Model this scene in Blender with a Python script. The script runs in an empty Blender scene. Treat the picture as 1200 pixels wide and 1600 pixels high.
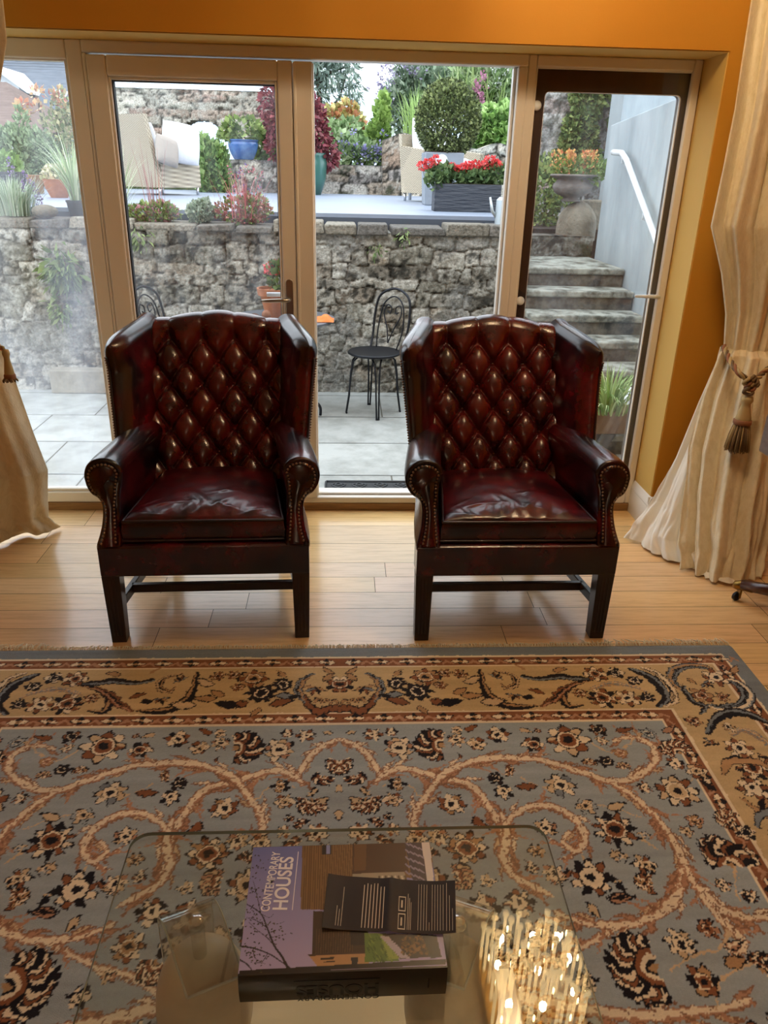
import bpy, bmesh, math, random
import numpy as np
from mathutils import Vector, Matrix, Euler
PI = math.pi
R = math.radians
S = bpy.context.scene
COL = S.collection

# ------------------------------------------------------------------ camera
CAM_H, FOC = 1.58, 1200.0
PITCH, YAW, ROLL = R(23.78), R(3.28), R(1.41)
_f = np.array([math.sin(YAW) * math.cos(PITCH), math.cos(YAW) * math.cos(PITCH), -math.sin(PITCH)])
_r = np.array([math.cos(YAW), -math.sin(YAW), 0.0])
_u = np.cross(_r, _f)
_c, _s = math.cos(ROLL), math.sin(ROLL)
CR, CU, CF = _c * _r + _s * _u, -_s * _r + _c * _u, _f
cam_d = bpy.data.cameras.new('camera')
cam_d.sensor_fit = 'VERTICAL'
cam_d.sensor_height = 36.0
cam_d.lens = 36.0 * FOC / 1600.0
cam_d.clip_start = 0.05
cam_d.clip_end = 500
cam = bpy.data.objects.new('camera', cam_d)
COL.objects.link(cam)
cam.matrix_world = Matrix(((CR[0], CU[0], -CF[0], 0), (CR[1], CU[1], -CF[1], 0), (CR[2], CU[2], -CF[2], CAM_H), (0, 0, 0, 1)))
S.camera = cam

# ------------------------------------------------------------------ view, sky
S.view_settings.view_transform = 'Standard'
S.view_settings.look = 'None'
S.view_settings.exposure = 0.0
S.view_settings.gamma = 1.0
S.view_settings.use_curve_mapping = False
S.cycles.max_bounces = 10
S.cycles.transparent_max_bounces = 24
S.cycles.sample_clamp_indirect = 6.0
SKY_STRENGTH = 3.7
BULB_WATTS = 6.6
FILL_WATTS = 20.0
W = bpy.data.worlds.new('sky')
S.world = W
W.use_nodes = True
nt = W.node_tree
nt.nodes.clear()
tc = nt.nodes.new('ShaderNodeTexCoord')
sx = nt.nodes.new('ShaderNodeSeparateXYZ')
rp = nt.nodes.new('ShaderNodeValToRGB')
bg = nt.nodes.new('ShaderNodeBackground')
ow = nt.nodes.new('ShaderNodeOutputWorld')
nt.links.new(tc.outputs['Generated'], sx.inputs[0])
nt.links.new(sx.outputs['Z'], rp.inputs[0])
nt.links.new(rp.outputs[0], bg.inputs[0])
nt.links.new(bg.outputs[0], ow.inputs[0])
e = rp.color_ramp.elements
e[0].position, e[0].color = 0.0, (0.34, 0.46, 0.58, 1)
e[1].position, e[1].color = 0.17, (0.86, 0.93, 1.0, 1)
k = e.new(0.05); k.color = (0.40, 0.53, 0.66, 1)
bg.inputs[1].default_value = SKY_STRENGTH


# ------------------------------------------------------------------ picture <-> place
def ray(x, y):
    return CR * ((x - 600) / FOC) + CU * ((800 - y) / FOC) + CF
O3 = np.array([0, 0, CAM_H])
def fl(x, y, z=0.0):
    d = ray(x, y); return O3 + d * (z - CAM_H) / d[2]
def aty(x, y, Y):
    d = ray(x, y); return O3 + d * Y / d[1]
def atx(x, y, X):
    d = ray(x, y); return O3 + d * X / d[0]


# ------------------------------------------------------------------ colour and materials
def lin(v):
    return v / 12.92 if v <= 0.04045 else ((v + 0.055) / 1.055) ** 2.4
def hx(h):
    h = h.lstrip('#')
    return tuple(lin(int(h[i:i + 2], 16) / 255) for i in (0, 2, 4))
MATS = {}
def mat(name, col='#808080', rough=0.5, metal=0.0, noise=None, bump=None, coat=0.0, attr=False, spec=0.5,
        stretch=None, trans=0.0, emit=None, sheen=0.0, coords='Object', wave=None, mixnoise=None):
    """noise=(scale, second colour, low, high): blotches;  bump=(scale, strength, distance);  attr: colour from 'Col'"""
    m = bpy.data.materials.new(name)
    m.use_nodes = True
    n, l = m.node_tree.nodes, m.node_tree.links
    b = n['Principled BSDF']
    b.inputs['Roughness'].default_value = rough
    b.inputs['Metallic'].default_value = metal
    b.inputs['Coat Weight'].default_value = coat
    b.inputs['Coat Roughness'].default_value = 0.12
    b.inputs['Specular IOR Level'].default_value = spec
    b.inputs['Sheen Weight'].default_value = sheen
    c = hx(col) if isinstance(col, str) else col
    b.inputs['Base Color'].default_value = (*c, 1)
    src = None
    tcn = n.new('ShaderNodeTexCoord')
    mp = n.new('ShaderNodeMapping')
    l.new(tcn.outputs[coords], mp.inputs[0])
    if stretch:
        mp.inputs['Scale'].default_value = stretch
    if attr:
        a = n.new('ShaderNodeAttribute'); a.attribute_name = 'Col'
        src = a.outputs['Color']
    if noise:
        t = n.new('ShaderNodeTexNoise'); t.inputs['Scale'].default_value = noise[0]; t.inputs['Detail'].default_value = 6
        t.inputs['Roughness'].default_value = 0.65
        l.new(mp.outputs[0], t.inputs[0])
        mr = n.new('ShaderNodeMapRange'); mr.inputs[1].default_value = noise[2]; mr.inputs[2].default_value = noise[3]
        l.new(t.outputs[0], mr.inputs[0])
        mx = n.new('ShaderNodeMix'); mx.data_type = 'RGBA'
        if attr:
            mx.blend_type = 'MULTIPLY'
            l.new(src, mx.inputs[6])
        else:
            mx.inputs[6].default_value = (*c, 1)
        c2 = hx(noise[1]) if isinstance(noise[1], str) else noise[1]
        mx.inputs[7].default_value = (*c2, 1)
        l.new(mr.outputs[0], mx.inputs[0])
        src = mx.outputs[2]
    if src is not None:
        l.new(src, b.inputs['Base Color'])
    if bump:
        t2 = n.new('ShaderNodeTexNoise'); t2.inputs['Scale'].default_value = bump[0]; t2.inputs['Detail'].default_value = 4
        l.new(mp.outputs[0], t2.inputs[0])
        bp = n.new('ShaderNodeBump'); bp.inputs['Strength'].default_value = bump[1]
        bp.inputs['Distance'].default_value = bump[2] if len(bump) > 2 else 0.01
        l.new(t2.outputs[0], bp.inputs['Height'])
        l.new(bp.outputs[0], b.inputs['Normal'])
    if wave:
        t3 = n.new('ShaderNodeTexVoronoi'); t3.inputs['Scale'].default_value = wave[0]
        l.new(mp.outputs[0], t3.inputs[0])
        bp = n.new('ShaderNodeBump'); bp.inputs['Strength'].default_value = wave[1]; bp.inputs['Distance'].default_value = wave[2]
        l.new(t3.outputs[0], bp.inputs['Height']); l.new(bp.outputs[0], b.inputs['Normal'])
    if trans:
        o = n['Material Output']
        tl = n.new('ShaderNodeBsdfTranslucent'); ms = n.new('ShaderNodeMixShader'); ms.inputs[0].default_value = trans
        if src is not None: l.new(src, tl.inputs[0])
        else: tl.inputs[0].default_value = (*c, 1)
        l.new(b.outputs[0], ms.inputs[1]); l.new(tl.outputs[0], ms.inputs[2]); l.new(ms.outputs[0], o.inputs[0])
    if emit:
        b.inputs['Emission Color'].default_value = (*emit[0], 1); b.inputs['Emission Strength'].default_value = emit[1]
    MATS[name] = m
    return m

def thin_glass(name, tint=(1, 1, 1), base=0.04, haze=0.0, hazecol=(.8, .85, .9), rough=0.0, haze_scale=8.0):
    """a sheet of glass: clear with a mirror that strengthens towards grazing; haze = pale blotches painted in for hazy reflections and smears"""
    m = bpy.data.materials.new(name); m.use_nodes = True
    n, l = m.node_tree.nodes, m.node_tree.links
    n.remove(n['Principled BSDF'])
    o = n['Material Output']
    lw = n.new('ShaderNodeLayerWeight'); lw.inputs['Blend'].default_value = 0.5
    pw = n.new('ShaderNodeMath'); pw.operation = 'POWER'; pw.inputs[1].default_value = 5
    ml = n.new('ShaderNodeMath'); ml.operation = 'MULTIPLY_ADD'; ml.inputs[1].default_value = 1 - base; ml.inputs[2].default_value = base
    tr = n.new('ShaderNodeBsdfTransparent'); tr.inputs[0].default_value = (*tint, 1)
    gl = n.new('ShaderNodeBsdfGlossy'); gl.inputs['Roughness'].default_value = rough
    mx = n.new('ShaderNodeMixShader')
    l.new(lw.outputs['Facing'], pw.inputs[0]); l.new(pw.outputs[0], ml.inputs[0]); l.new(ml.outputs[0], mx.inputs[0])
    l.new(tr.outputs[0], mx.inputs[1]); l.new(gl.outputs[0], mx.inputs[2])
    out = mx.outputs[0]
    if haze:
        tcn = n.new('ShaderNodeTexCoord'); mp = n.new('ShaderNodeMapping'); mp.inputs['Scale'].default_value = (1.6, 1, .5)
        t = n.new('ShaderNodeTexNoise'); t.inputs['Scale'].default_value = haze_scale; t.inputs['Detail'].default_value = 5
        mr = n.new('ShaderNodeMapRange'); mr.inputs[1].default_value = .38; mr.inputs[2].default_value = .75
        mr.inputs[3].default_value = 0; mr.inputs[4].default_value = haze
        l.new(tcn.outputs['Object'], mp.inputs[0]); l.new(mp.outputs[0], t.inputs[0]); l.new(t.outputs[0], mr.inputs[0])
        tl = n.new('ShaderNodeBsdfTranslucent'); tl.inputs[0].default_value = (*hazecol, 1)
        m2 = n.new('ShaderNodeMixShader')
        l.new(mr.outputs[0], m2.inputs[0]); l.new(out, m2.inputs[1]); l.new(tl.outputs[0], m2.inputs[2]); out = m2.outputs[0]
    l.new(out, o.inputs[0])
    MATS[name] = m
    return m


# ------------------------------------------------------------------ mesh helpers
def catmull(P, n, closed=False):
    P = [np.array(p, float) for p in P]
    m = len(P); out = []
    segs = m if closed else m - 1
    for i in range(segs):
        if closed: a, b, c, d = P[i - 1], P[i], P[(i + 1) % m], P[(i + 2) % m]
        else: a, b, c, d = P[max(i - 1, 0)], P[i], P[i + 1], P[min(i + 2, m - 1)]
        for k in range(n):
            t = k / n
            out.append(.5 * ((2 * b) + (c - a) * t + (2 * a - 5 * b + 4 * c - d) * t * t + (3 * b - a - 3 * c + d) * t ** 3))
    if not closed: out.append(P[-1])
    return out

class MB:
    def __init__(s): s.V = []; s.F = []; s.C = []; s.col = None
    def _add(s, V, F):
        o = len(s.V)
        s.V.extend([tuple(map(float, v)) for v in V]); s.F.extend([tuple(i + o for i in f) for f in F])
        s.C.extend([s.col or (1, 1, 1)] * len(V))
        return s
    def box(s, x0, x1, y0, y1, z0, z1, M=None):
        V = [(x, y, z) for z in (z0, z1) for y in (y0, y1) for x in (x0, x1)]
        if M is not None: V = [M @ Vector(v) for v in V]
        return s._add(V, [(0, 2, 3, 1), (4, 5, 7, 6), (0, 1, 5, 4), (2, 6, 7, 3), (0, 4, 6, 2), (1, 3, 7, 5)])
    def hexa(s, V):
        return s._add(V, [(0, 2, 3, 1), (4, 5, 7, 6), (0, 1, 5, 4), (2, 6, 7, 3), (0, 4, 6, 2), (1, 3, 7, 5)])
    def grid(s, fn, nu, nv, closeu=False):
        V = [fn(i / (nu if closeu else nu - 1), j / (nv - 1)) for j in range(nv) for i in range(nu)]
        F = []
        for j in range(nv - 1):
            for i in range(nu if closeu else nu - 1):
                a = j * nu + i; b = j * nu + (i + 1) % nu
                F.append((a, b, b + nu, a + nu))
        return s._add(V, F)
    def loft(s, loops, cap=True):
        n = len(loops[0]); V = [p for L in loops for p in L]; F = []
        for j in range(len(loops) - 1):
            for i in range(n):
                a = j * n + i; b = j * n + (i + 1) % n
                F.append((a, b, b + n, a + n))
        if cap:
            F.append(tuple(range(n - 1, -1, -1))); F.append(tuple(range((len(loops) - 1) * n, len(loops) * n)))
        return s._add(V, F)
    def lathe(s, prof, seg=32, c=(0, 0, 0), cap=True):
        loops = [[(c[0] + r * math.cos(2 * PI * i / seg), c[1] + r * math.sin(2 * PI * i / seg), c[2] + z) for i in range(seg)] for r, z in prof]
        return s.loft(loops, cap)
    def tube(s, path, r, seg=8, closed=False, flat=None):
        P = [np.array(p, float) for p in path]; n = len(P); loops = []
        up = np.array([0, 0, 1.0]); prev = None
        for i, p in enumerate(P):
            if closed: t = P[(i + 1) % n] - P[i - 1]
            else: t = P[min(i + 1, n - 1)] - P[max(i - 1, 0)]
            t = t / (np.linalg.norm(t) + 1e-9)
            if prev is None:
                a = np.cross(t, up)
                if np.linalg.norm(a) < 1e-3: a = np.cross(t, np.array([1.0, 0, 0]))
            else: a = prev - t * (prev @ t)
            a /= np.linalg.norm(a) + 1e-9; prev = a
            b = np.cross(t, a)
            rr = r[i] if hasattr(r, '__len__') else r
            loops.append([p + rr * (a * math.cos(2 * PI * k / seg) + b * (flat or 1) * math.sin(2 * PI * k / seg)) for k in range(seg)])
        if closed: loops.append(loops[0]); return s.loft(loops, False)
        return s.loft(loops, True)
    def ball(s, c, r, seg=12, rings=8):
        if not hasattr(r, '__len__'): r = (r, r, r)
        loops = []
        for j in range(rings + 1):
            a = -PI / 2 + PI * j / rings
            a = max(min(a, PI / 2 - .02), -PI / 2 + .02)
            loops.append([(c[0] + r[0] * math.cos(a) * math.cos(2 * PI * i / seg), c[1] + r[1] * math.cos(a) * math.sin(2 * PI * i / seg), c[2] + r[2] * math.sin(a)) for i in range(seg)])
        return s.loft(loops, True)
    def prism(s, poly, z0, z1):
        return s.loft([[(x, y, z0) for x, y in poly], [(x, y, z1) for x, y in poly]], True)
    def quad(s, a, b, c, d): return s._add([a, b, c, d], [(0, 1, 2, 3)])
    def poly(s, P): return s._add(P, [tuple(range(len(P)))])
    def xf(s, M):
        s.V = [tuple(M @ Vector(v)) for v in s.V]; return s
    def build(s, name, m, parent=None, smooth=False, bevel=0, seg=2, recalc=True, loc=None, rot=None, subd=0, color=False, auto=None):
        me = bpy.data.meshes.new(name)
        me.from_pydata(s.V, [], s.F)
        if color:
            ca = me.color_attributes.new('Col', 'FLOAT_COLOR', 'POINT')
            ca.data.foreach_set('color', np.c_[np.array(s.C, np.float32), np.ones(len(s.C), np.float32)].ravel().astype(np.float32))
        if recalc:
            bm = bmesh.new(); bm.from_mesh(me); bmesh.ops.recalc_face_normals(bm, faces=bm.faces); bm.to_mesh(me); bm.free()
        return finish(me, name, m, parent, smooth, bevel, seg, loc, rot, subd, auto)

def finish(me, name, m, parent=None, smooth=False, bevel=0, seg=2, loc=None, rot=None, subd=0, auto=None):
    me.materials.append(MATS[m] if isinstance(m, str) else m)
    if smooth or bevel: me.polygons.foreach_set('use_smooth', np.ones(len(me.polygons), bool))
    if auto or bevel:
        try: me.set_sharp_from_angle(angle=R(auto or 35))
        except Exception: pass
    me.update()
    o = bpy.data.objects.new(name, me); COL.objects.link(o)
    if loc is not None: o.location = loc
    if rot is not None: o.rotation_euler = rot
    if bevel:
        b = o.modifiers.new('bevel', 'BEVEL'); b.width = bevel; b.segments = seg; b.limit_method = 'ANGLE'; b.angle_limit = R(40)
    if subd:
        d = o.modifiers.new('subd', 'SUBSURF'); d.levels = subd; d.render_levels = subd
    if parent is not None: o.parent = parent
    return o

def np_mesh(name, V, F, m, C=None, parent=None, smooth=False, loc=None):
    """numpy vertices / equal-sized faces, optional vertex colours"""
    V = np.asarray(V, np.float32); F = np.asarray(F, np.int32); k = F.shape[1]
    me = bpy.data.meshes.new(name)
    me.vertices.add(len(V)); me.vertices.foreach_set('co', V.ravel())
    me.loops.add(F.size); me.loops.foreach_set('vertex_index', F.ravel())
    me.polygons.add(len(F)); me.polygons.foreach_set('loop_start', np.arange(0, F.size, k, dtype=np.int32))
    try: me.polygons.foreach_set('loop_total', np.full(len(F), k, np.int32))
    except Exception: pass
    me.update(calc_edges=True); me.validate()
    if C is not None:
        ca = me.color_attributes.new('Col', 'FLOAT_COLOR', 'POINT')
        ca.data.foreach_set('color', np.c_[C, np.ones(len(C))].astype(np.float32).ravel())
    return finish(me, name, m, parent, smooth, loc=loc)

def tag(o, label=None, cat=None, group=None, kind=None):
    if label: o['label'] = label
    if cat: o['category'] = cat
    if group: o['group'] = group
    if kind: o['kind'] = kind
    return o
def thing(name, label, cat, loc=(0, 0, 0), rz=0.0, group=None, kind=None):
    o = bpy.data.objects.new(name, None); COL.objects.link(o); o.empty_display_size = .1
    o.location = loc; o.rotation_euler = (0, 0, rz)
    return tag(o, label, cat, group, kind)
def struct(o, label, cat): return tag(o, label, cat, None, 'structure')
def copy_tree(o, parent=None):
    c = o.copy(); COL.objects.link(c)
    if parent is not None: c.parent = parent
    for ch in o.children: copy_tree(ch, c)
    return c
def text(name, body, size, m, parent, loc, rot=(0, 0, 0), ext=.0006, align='LEFT', sx=1.0, bold=0.0):
    cu = bpy.data.curves.new(name, 'FONT'); cu.body = body; cu.size = size; cu.extrude = ext; cu.align_x = align; cu.offset = bold
    t = bpy.data.objects.new(name, cu); COL.objects.link(t)
    dg = bpy.context.evaluated_depsgraph_get()
    me = bpy.data.meshes.new_from_object(t.evaluated_get(dg))
    bpy.data.objects.remove(t)
    for v in me.vertices: v.co.x *= sx
    me.materials.clear()
    return finish(me, name, m, parent, loc=loc, rot=rot)

# ------------------------------------------------------------------ numpy noise, leaves
def vnoise(x, y, seed=0):
    x = np.asarray(x, float); y = np.asarray(y, float)
    xi, yi = np.floor(x).astype(np.int64), np.floor(y).astype(np.int64)
    fx, fy = x - xi, y - yi; fx = fx * fx * (3 - 2 * fx); fy = fy * fy * (3 - 2 * fy)
    def h(a, b):
        n = (a * 374761393 + b * 668265263 + seed * 974634777) & 0xffffffff
        n = ((n ^ (n >> 13)) * 1274126177) & 0xffffffff
        return ((n ^ (n >> 16)) & 0xffff) / 65535.0
    return (h(xi, yi) * (1 - fx) + h(xi + 1, yi) * fx) * (1 - fy) + (h(xi, yi + 1) * (1 - fx) + h(xi + 1, yi + 1) * fx) * fy
def fbm(x, y, seed=0, oct=4):
    s, a, t = 0, .5, 0
    for i in range(oct):
        s = s + a * vnoise(x * 2 ** i, y * 2 ** i, seed + i); t += a; a *= .5
    return s / t

def leaf_arrays(pts, dirs, size, width, cols, rng, fold=.25):
    """one bent four-point leaf per point; returns V, F, C"""
    n = len(pts); d = dirs / (np.linalg.norm(dirs, axis=1, keepdims=True) + 1e-9)
    q = rng.normal(size=(n, 3)); s = np.cross(d, q); s /= np.linalg.norm(s, axis=1, keepdims=True) + 1e-9
    nn = np.cross(d, s)
    L = (size * rng.uniform(.65, 1.3, n))[:, None]; w = L * width
    V = np.stack([pts, pts + d * L * .5 + s * w + nn * L * fold * .3, pts + d * L - nn * L * fold * .3, pts + d * L * .5 - s * w + nn * L * fold * .3], 1).reshape(-1, 3)
    F = np.arange(n * 4).reshape(n, 4)
    pal = np.array([hx(c) for c in cols]); ci = pal[rng.integers(0, len(pal), n)]; ci = (ci * .74 + ci.mean(1, keepdims=True) * .26) * rng.uniform(.7, 1.25, (n, 1))
    return V, F, np.repeat(ci, 4, 0)
def join_arr(parts):
    Vs, Fs, Cs, o = [], [], [], 0
    for V, F, C in parts: Vs.append(V); Fs.append(F + o); Cs.append(C); o += len(V)
    return np.vstack(Vs), np.vstack(Fs), np.vstack(Cs)
def blob_pts(n, c, r, rng, shell=.55, flat=False):
    d = rng.normal(size=(n, 3)); d /= np.linalg.norm(d, axis=1, keepdims=True)
    if flat: d[:, 2] = np.abs(d[:, 2])
    rad = rng.uniform(shell, 1, (n, 1)) ** .6
    return np.array(c) + d * rad * np.array(r), d
def bush(name, parent, blobs, n, size, width, cols, seed, m='leaf', up=.5, shell=.5):
    """foliage mesh made of leaves spread through ellipsoids: blobs = [(centre, radii)]"""
    rng = np.random.default_rng(seed); tot = sum(r[0] * r[1] + r[2] * r[0] for c, r in blobs); parts = []
    for c, r in blobs:
        k = max(8, int(n * (r[0] * r[1] + r[2] * r[0]) / tot))
        p, d = blob_pts(k, c, r, rng, shell)
        dd = d + rng.normal(size=d.shape) * .6 + np.array([0, 0, up])
        parts.append(leaf_arrays(p, dd, size, width, cols, rng))
    return np_mesh(name, *join_arr(parts)[:2], m, join_arr(parts)[2], parent)
def blades(name, parent, c, n, h, spread, cols, seed, w=.006, droop=.5, m='leaf', spots=None, segs=4, base=.04):
    """arching grass blades from a point or from several"""
    rng = np.random.default_rng(seed); parts = []; pal = np.array([hx(q) for q in cols])
    for i in range(n):
        b = np.array(c, float) if spots is None else np.array(spots[rng.integers(len(spots))], float)
        a = rng.uniform(0, 2 * PI); b = b + np.array([math.cos(a), math.sin(a), 0]) * base * rng.uniform(0, 1)
        hh = h * rng.uniform(.6, 1.1); sp = spread * rng.uniform(.2, 1.1)
        t = np.linspace(0, 1, segs + 1)
        P = b + np.stack([np.cos(a) * sp * t ** 1.6, np.sin(a) * sp * t ** 1.6, hh * (t - droop * t ** 3 * sp / max(spread, .01))], 1)
        side = np.array([-math.sin(a), math.cos(a), 0]); ww = (w * (1 - t ** 2) + .0006)[:, None]
        V = np.stack([P - side * ww, P + side * ww], 1).reshape(-1, 3)
        F = np.array([[2 * j, 2 * j + 1, 2 * j + 3, 2 * j + 2] for j in range(segs)])
        parts.append((V, F, np.repeat((pal[rng.integers(len(pal))] * rng.uniform(.8, 1.2))[None], len(V), 0)))
    V, F, C = join_arr(parts)
    return np_mesh(name, V, F, m, C, parent)
def spikes(name, parent, tips, n_each, length, r, cols, seed, size=.02, m='petal'):
    """flower spikes: small petals along a leaning axis;  tips = [(base, direction)]"""
    rng = np.random.default_rng(seed)
    for b, d in tips:
        b, d = np.array(b, float), np.array(d, float); d /= np.linalg.norm(d)
        t = rng.uniform(0, 1, n_each); off = rng.normal(size=(n_each, 3)) * r * (1.1 - t)[:, None]
        V, F, C = leaf_arrays(b + d * (t * length)[:, None] + off, off + d * .01, size, .45, cols, rng)
        np_mesh(name, V, F, m, C, parent)

# ------------------------------------------------------------------ materials used in several places
mat('upvc', '#e9e2d6', .38, coat=.15)
mat('dark_foil', '#3a2a20', .42, noise=(30, '#2a1d16', .4, .7), stretch=(1, 1, .08))
mat('gasket', '#15161a', .6)
mat('metal', '#a39c90', .3, metal=1)
mat('chrome', '#d5d6d8', .18, metal=1)
mat('white_metal', '#dfe4e8', .3)
mat('orange_paint', '#c98a20', .72, bump=(140, .12, .002))
mat('reveal_paint', '#d9b25e', .75, bump=(140, .1, .002))
mat('ceiling_paint', '#efe6d2', .8)
mat('skirting', '#eeeae0', .35)
mat('leaf', attr=True, rough=.55, trans=.25)
mat('petal', attr=True, rough=.6, trans=.2)
mat('bark', '#5d5245', .85, noise=(14, '#3a3228', .4, .65), bump=(30, .5, .02))
mat('terracotta', '#b0704a', .75, noise=(9, '#8c5436', .4, .7))
mat('soil', '#2c221a', .95, noise=(40, '#46382b', .4, .7), bump=(60, .6, .02))
mat('iron', '#23252a', .45, metal=.6)
mat('rattan', attr=True, rough=.65)
mat('cushion_white', '#d3d5da', .8, bump=(24, .3, .02))
mat('cushion_grey', '#a59c93', .85, bump=(30, .3, .02))
mat('slate', '#4d5157', .6, noise=(22, '#6d7076', .35, .7), bump=(40, .6, .02))
mat('concrete', '#8f918c', .85, noise=(6, '#6c6e68', .38, .7), bump=(60, .3, .01))
# ================================================================== THE ROOM
D = 3.604          # inner face of the window frames
YW = 3.381         # face of the window wall
XL, XR, YB, ZC = -2.7, 2.35, -3.0, 2.85
XC = 1.495         # right edge of the reveal
HEAD = 2.045
# floor: oak boards, each a little different
rng = np.random.default_rng(4)
widths = [.197, .196, .192, .132, .131, .128, .132]
V, F, C = [], [], []
y = D + .004; r = 0
base = np.array(hx('#e8c390'))
while y > YB:
    w = widths[r] if r < len(widths) else .131
    x = XL - rng.uniform(0, 1.2); g = .0011
    while x < XR:
        L = rng.choice([.6, .9, 1.2, 1.2]) * rng.uniform(.9, 1.1); x1 = min(x + L, XR); x0 = max(x, XL)
        if x1 > x0 + .01:
            o = len(V); c = base * rng.uniform(.8, 1.12) * np.array([1, rng.uniform(.94, 1.02), rng.uniform(.82, 1.05)])
            V += [(x0 + g, y - w + g, 0), (x1 - g, y - w + g, 0), (x1 - g, y - g, 0), (x0 + g, y - g, 0)]
            F.append((o, o + 1, o + 2, o + 3)); C += [c] * 4
        x += L
    y -= w; r += 1
m = mat('oak', attr=True, rough=.30, noise=(4.5, (.74, .66, .56), .46, .74), stretch=(1.0, 13, 1), bump=(14, .05, .004), coat=.32)
mat('joint', '#3a2917', .9)
floor = np_mesh('floor', V, F, m, np.array(C))
struct(floor, 'honey oak strip floor running across the room', 'floor')
MB().box(XL, XR, YB, D + .02, -.10, -.0012).build('joints', 'joint', floor)

def room_box(name, b, m, label, cat): return struct(MB().box(*b).build(name, m), label, cat)
room_box('ceiling', (XL, XR, YB, YW, ZC, ZC + .1), 'ceiling_paint', 'cream ceiling above the sitting room', 'ceiling')
room_box('wall_left', (XL - .12, XL, YB, YW, 0, ZC), 'orange_paint', 'orange wall along the left side of the room', 'wall')
room_box('wall_right', (XR, XR + .12, YB, YW, 0, ZC), 'orange_paint', 'orange wall along the right side of the room', 'wall')
room_box('wall_rear', (XL, XR, YB - .12, YB, 0, ZC), 'orange_paint', 'orange wall behind the viewer', 'wall')
wb = MB()
wb.box(XL - .12, XR + .12, YW, YW + .34, HEAD, ZC + .1)
wb.box(XC, XR + .12, YW, YW + .34, -.1, HEAD)
wb.box(XL - .12, -2.32, YW, YW + .34, -.1, HEAD)
struct(wb.build('wall_front', 'orange_paint'), 'orange painted wall around the glazed garden doors', 'wall')
rv = MB()
rv.box(XC - .004, XC, YW + .006, D, .17, HEAD - .004)
rv.box(-2.32, XC, YW + .006, D, HEAD - .004, HEAD - .001)
struct(rv.build('trim_1', 'reveal_paint'), 'pale ochre plaster lining of the door reveal', 'trim')
def skirt(name, p0, p1, nrm, label):
    """moulded skirting from p0 to p1 (xy), standing out along nrm"""
    prof = [(0, 0), (.018, 0), (.018, .115), (.015, .122), (.018, .128), (.016, .142), (.010, .150), (.008, .162), (.003, .17), (0, .17)]
    loops = [[(p[0] + nrm[0] * a, p[1] + nrm[1] * a, z + .001) for a, z in prof] for p in (p0, p1)]
    return struct(MB().loft(loops).build(name, 'skirting', auto=30), label, 'baseboard')
skirt('baseboard_right', (XC - .001, D - .002), (XC - .001, YW - .018), (-1, 0), 'white moulded skirting turning into the door reveal')
skirt('baseboard_front', (XC - .018, YW - .001), (XR, YW - .001), (0, -1), 'white moulded skirting below the orange wall by the right curtain')

# ------------------------------------------------------------------ glazing across the wall
FD = .07           # frame depth (outwards)
def frame(mb, x0, x1, z0, z1, wl, wr, wt, wbm, y0, y1):
    mb.box(x0, x0 + wl, y0, y1, z0, z1); mb.box(x1 - wr, x1, y0, y1, z0, z1)
    mb.box(x0 + wl, x1 - wr, y0, y1, z1 - wt, z1); mb.box(x0 + wl, x1 - wr, y0, y1, z0, z0 + wbm)
ZT = HEAD - .003
thin_glass('pane_clear', haze=.05)
thin_glass('pane_hazy', base=.06, haze=.17, hazecol=(.85, .9, 1.0), haze_scale=2.2)  # bluish haze painted into the pane stands for curtain reflections
thin_glass('pane_right', base=.045, haze=.022, haze_scale=5)
SILL = .095
# fixed light on the left
x_w1r = -1.114
f1 = MB(); frame(f1, -2.32, -1.05, .04, ZT, .07, .064, .07, .055, D, D + FD)
w1 = struct(f1.build('window_1', 'upvc', bevel=.006), 'tall fixed pane in white frame at the left of the garden doors', 'window')
b = MB(); frame(b, -2.25, -1.114, SILL, 1.978, .014, .014, .014, .014, D + .012, D + .05); b.build('glazing_bead', 'upvc', w1, bevel=.004)
MB().box(-2.24, -1.124, D + .03, D + .036, SILL + .01, 1.97).build('pane', 'pane_hazy', w1)
# head, centre jambs and sill common to the doors: door casing
dc = MB()
dc.box(-1.05, .757, D - .004, D + FD, 1.996, ZT)
dc.box(-1.05, -1.034, D - .004, D + FD, .072, 1.996)
dc.box(.717, .757, D - .004, D + FD, .072, 1.996); dc.box(.704, .717, D + .03, D + FD, .084, 1.996)
dc.box(-1.05, .757, D - .004, D + FD, .04, .072)
dc.box(-.2, .704, D + .03, D + FD + .03, .072, .084)
struct(dc.build('trim_2', 'upvc', bevel=.006), 'white frame around the double garden doors', 'trim')
MB_t = MB().box(-2.32, XC, D - .006, D + .05, .0, .04)
mat('oak_trim', '#9c7442', .5, noise=(6, '#7d5a31', .4, .7), stretch=(1, 12, 12))
struct(MB_t.build('trim_3', 'oak_trim', bevel=.003), 'oak threshold strip under the glazing', 'trim')
# left leaf of the doors, shut
d1 = MB(); frame(d1, -1.034, -.212, .074, 1.990, .078, .062, .075, .12, D - .012, D + .05)
door1 = struct(d1.build('door_1', 'upvc', bevel=.006), 'closed white glazed door leaf behind the left armchair', 'door')
b = MB(); frame(b, -.957, -.274, .194, 1.915, .012, .012, .012, .012, D - .004, D + .045); b.build('glazing_bead', 'upvc', door1, bevel=.004)
b = MB(); frame(b, -.946, -.285, .205, 1.904, .006, .004, .005, .005, D + .008, D + .04); b.build('gasket', 'gasket', door1)
MB().box(-.945, -.286, D + .016, D + .022, .206, 1.903).build('pane', 'pane_clear', door1)
b = MB(); b.box(-.206, -.132, D - .016, D + .06, .074, 1.988); b.box(-.21, -.196, D - .020, D + .05, .074, 1.985); b.box(-.14, -.126, D + .004, D + .065, .076, 1.986)
b.build('astragal', 'upvc', door1, bevel=.004)
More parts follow.
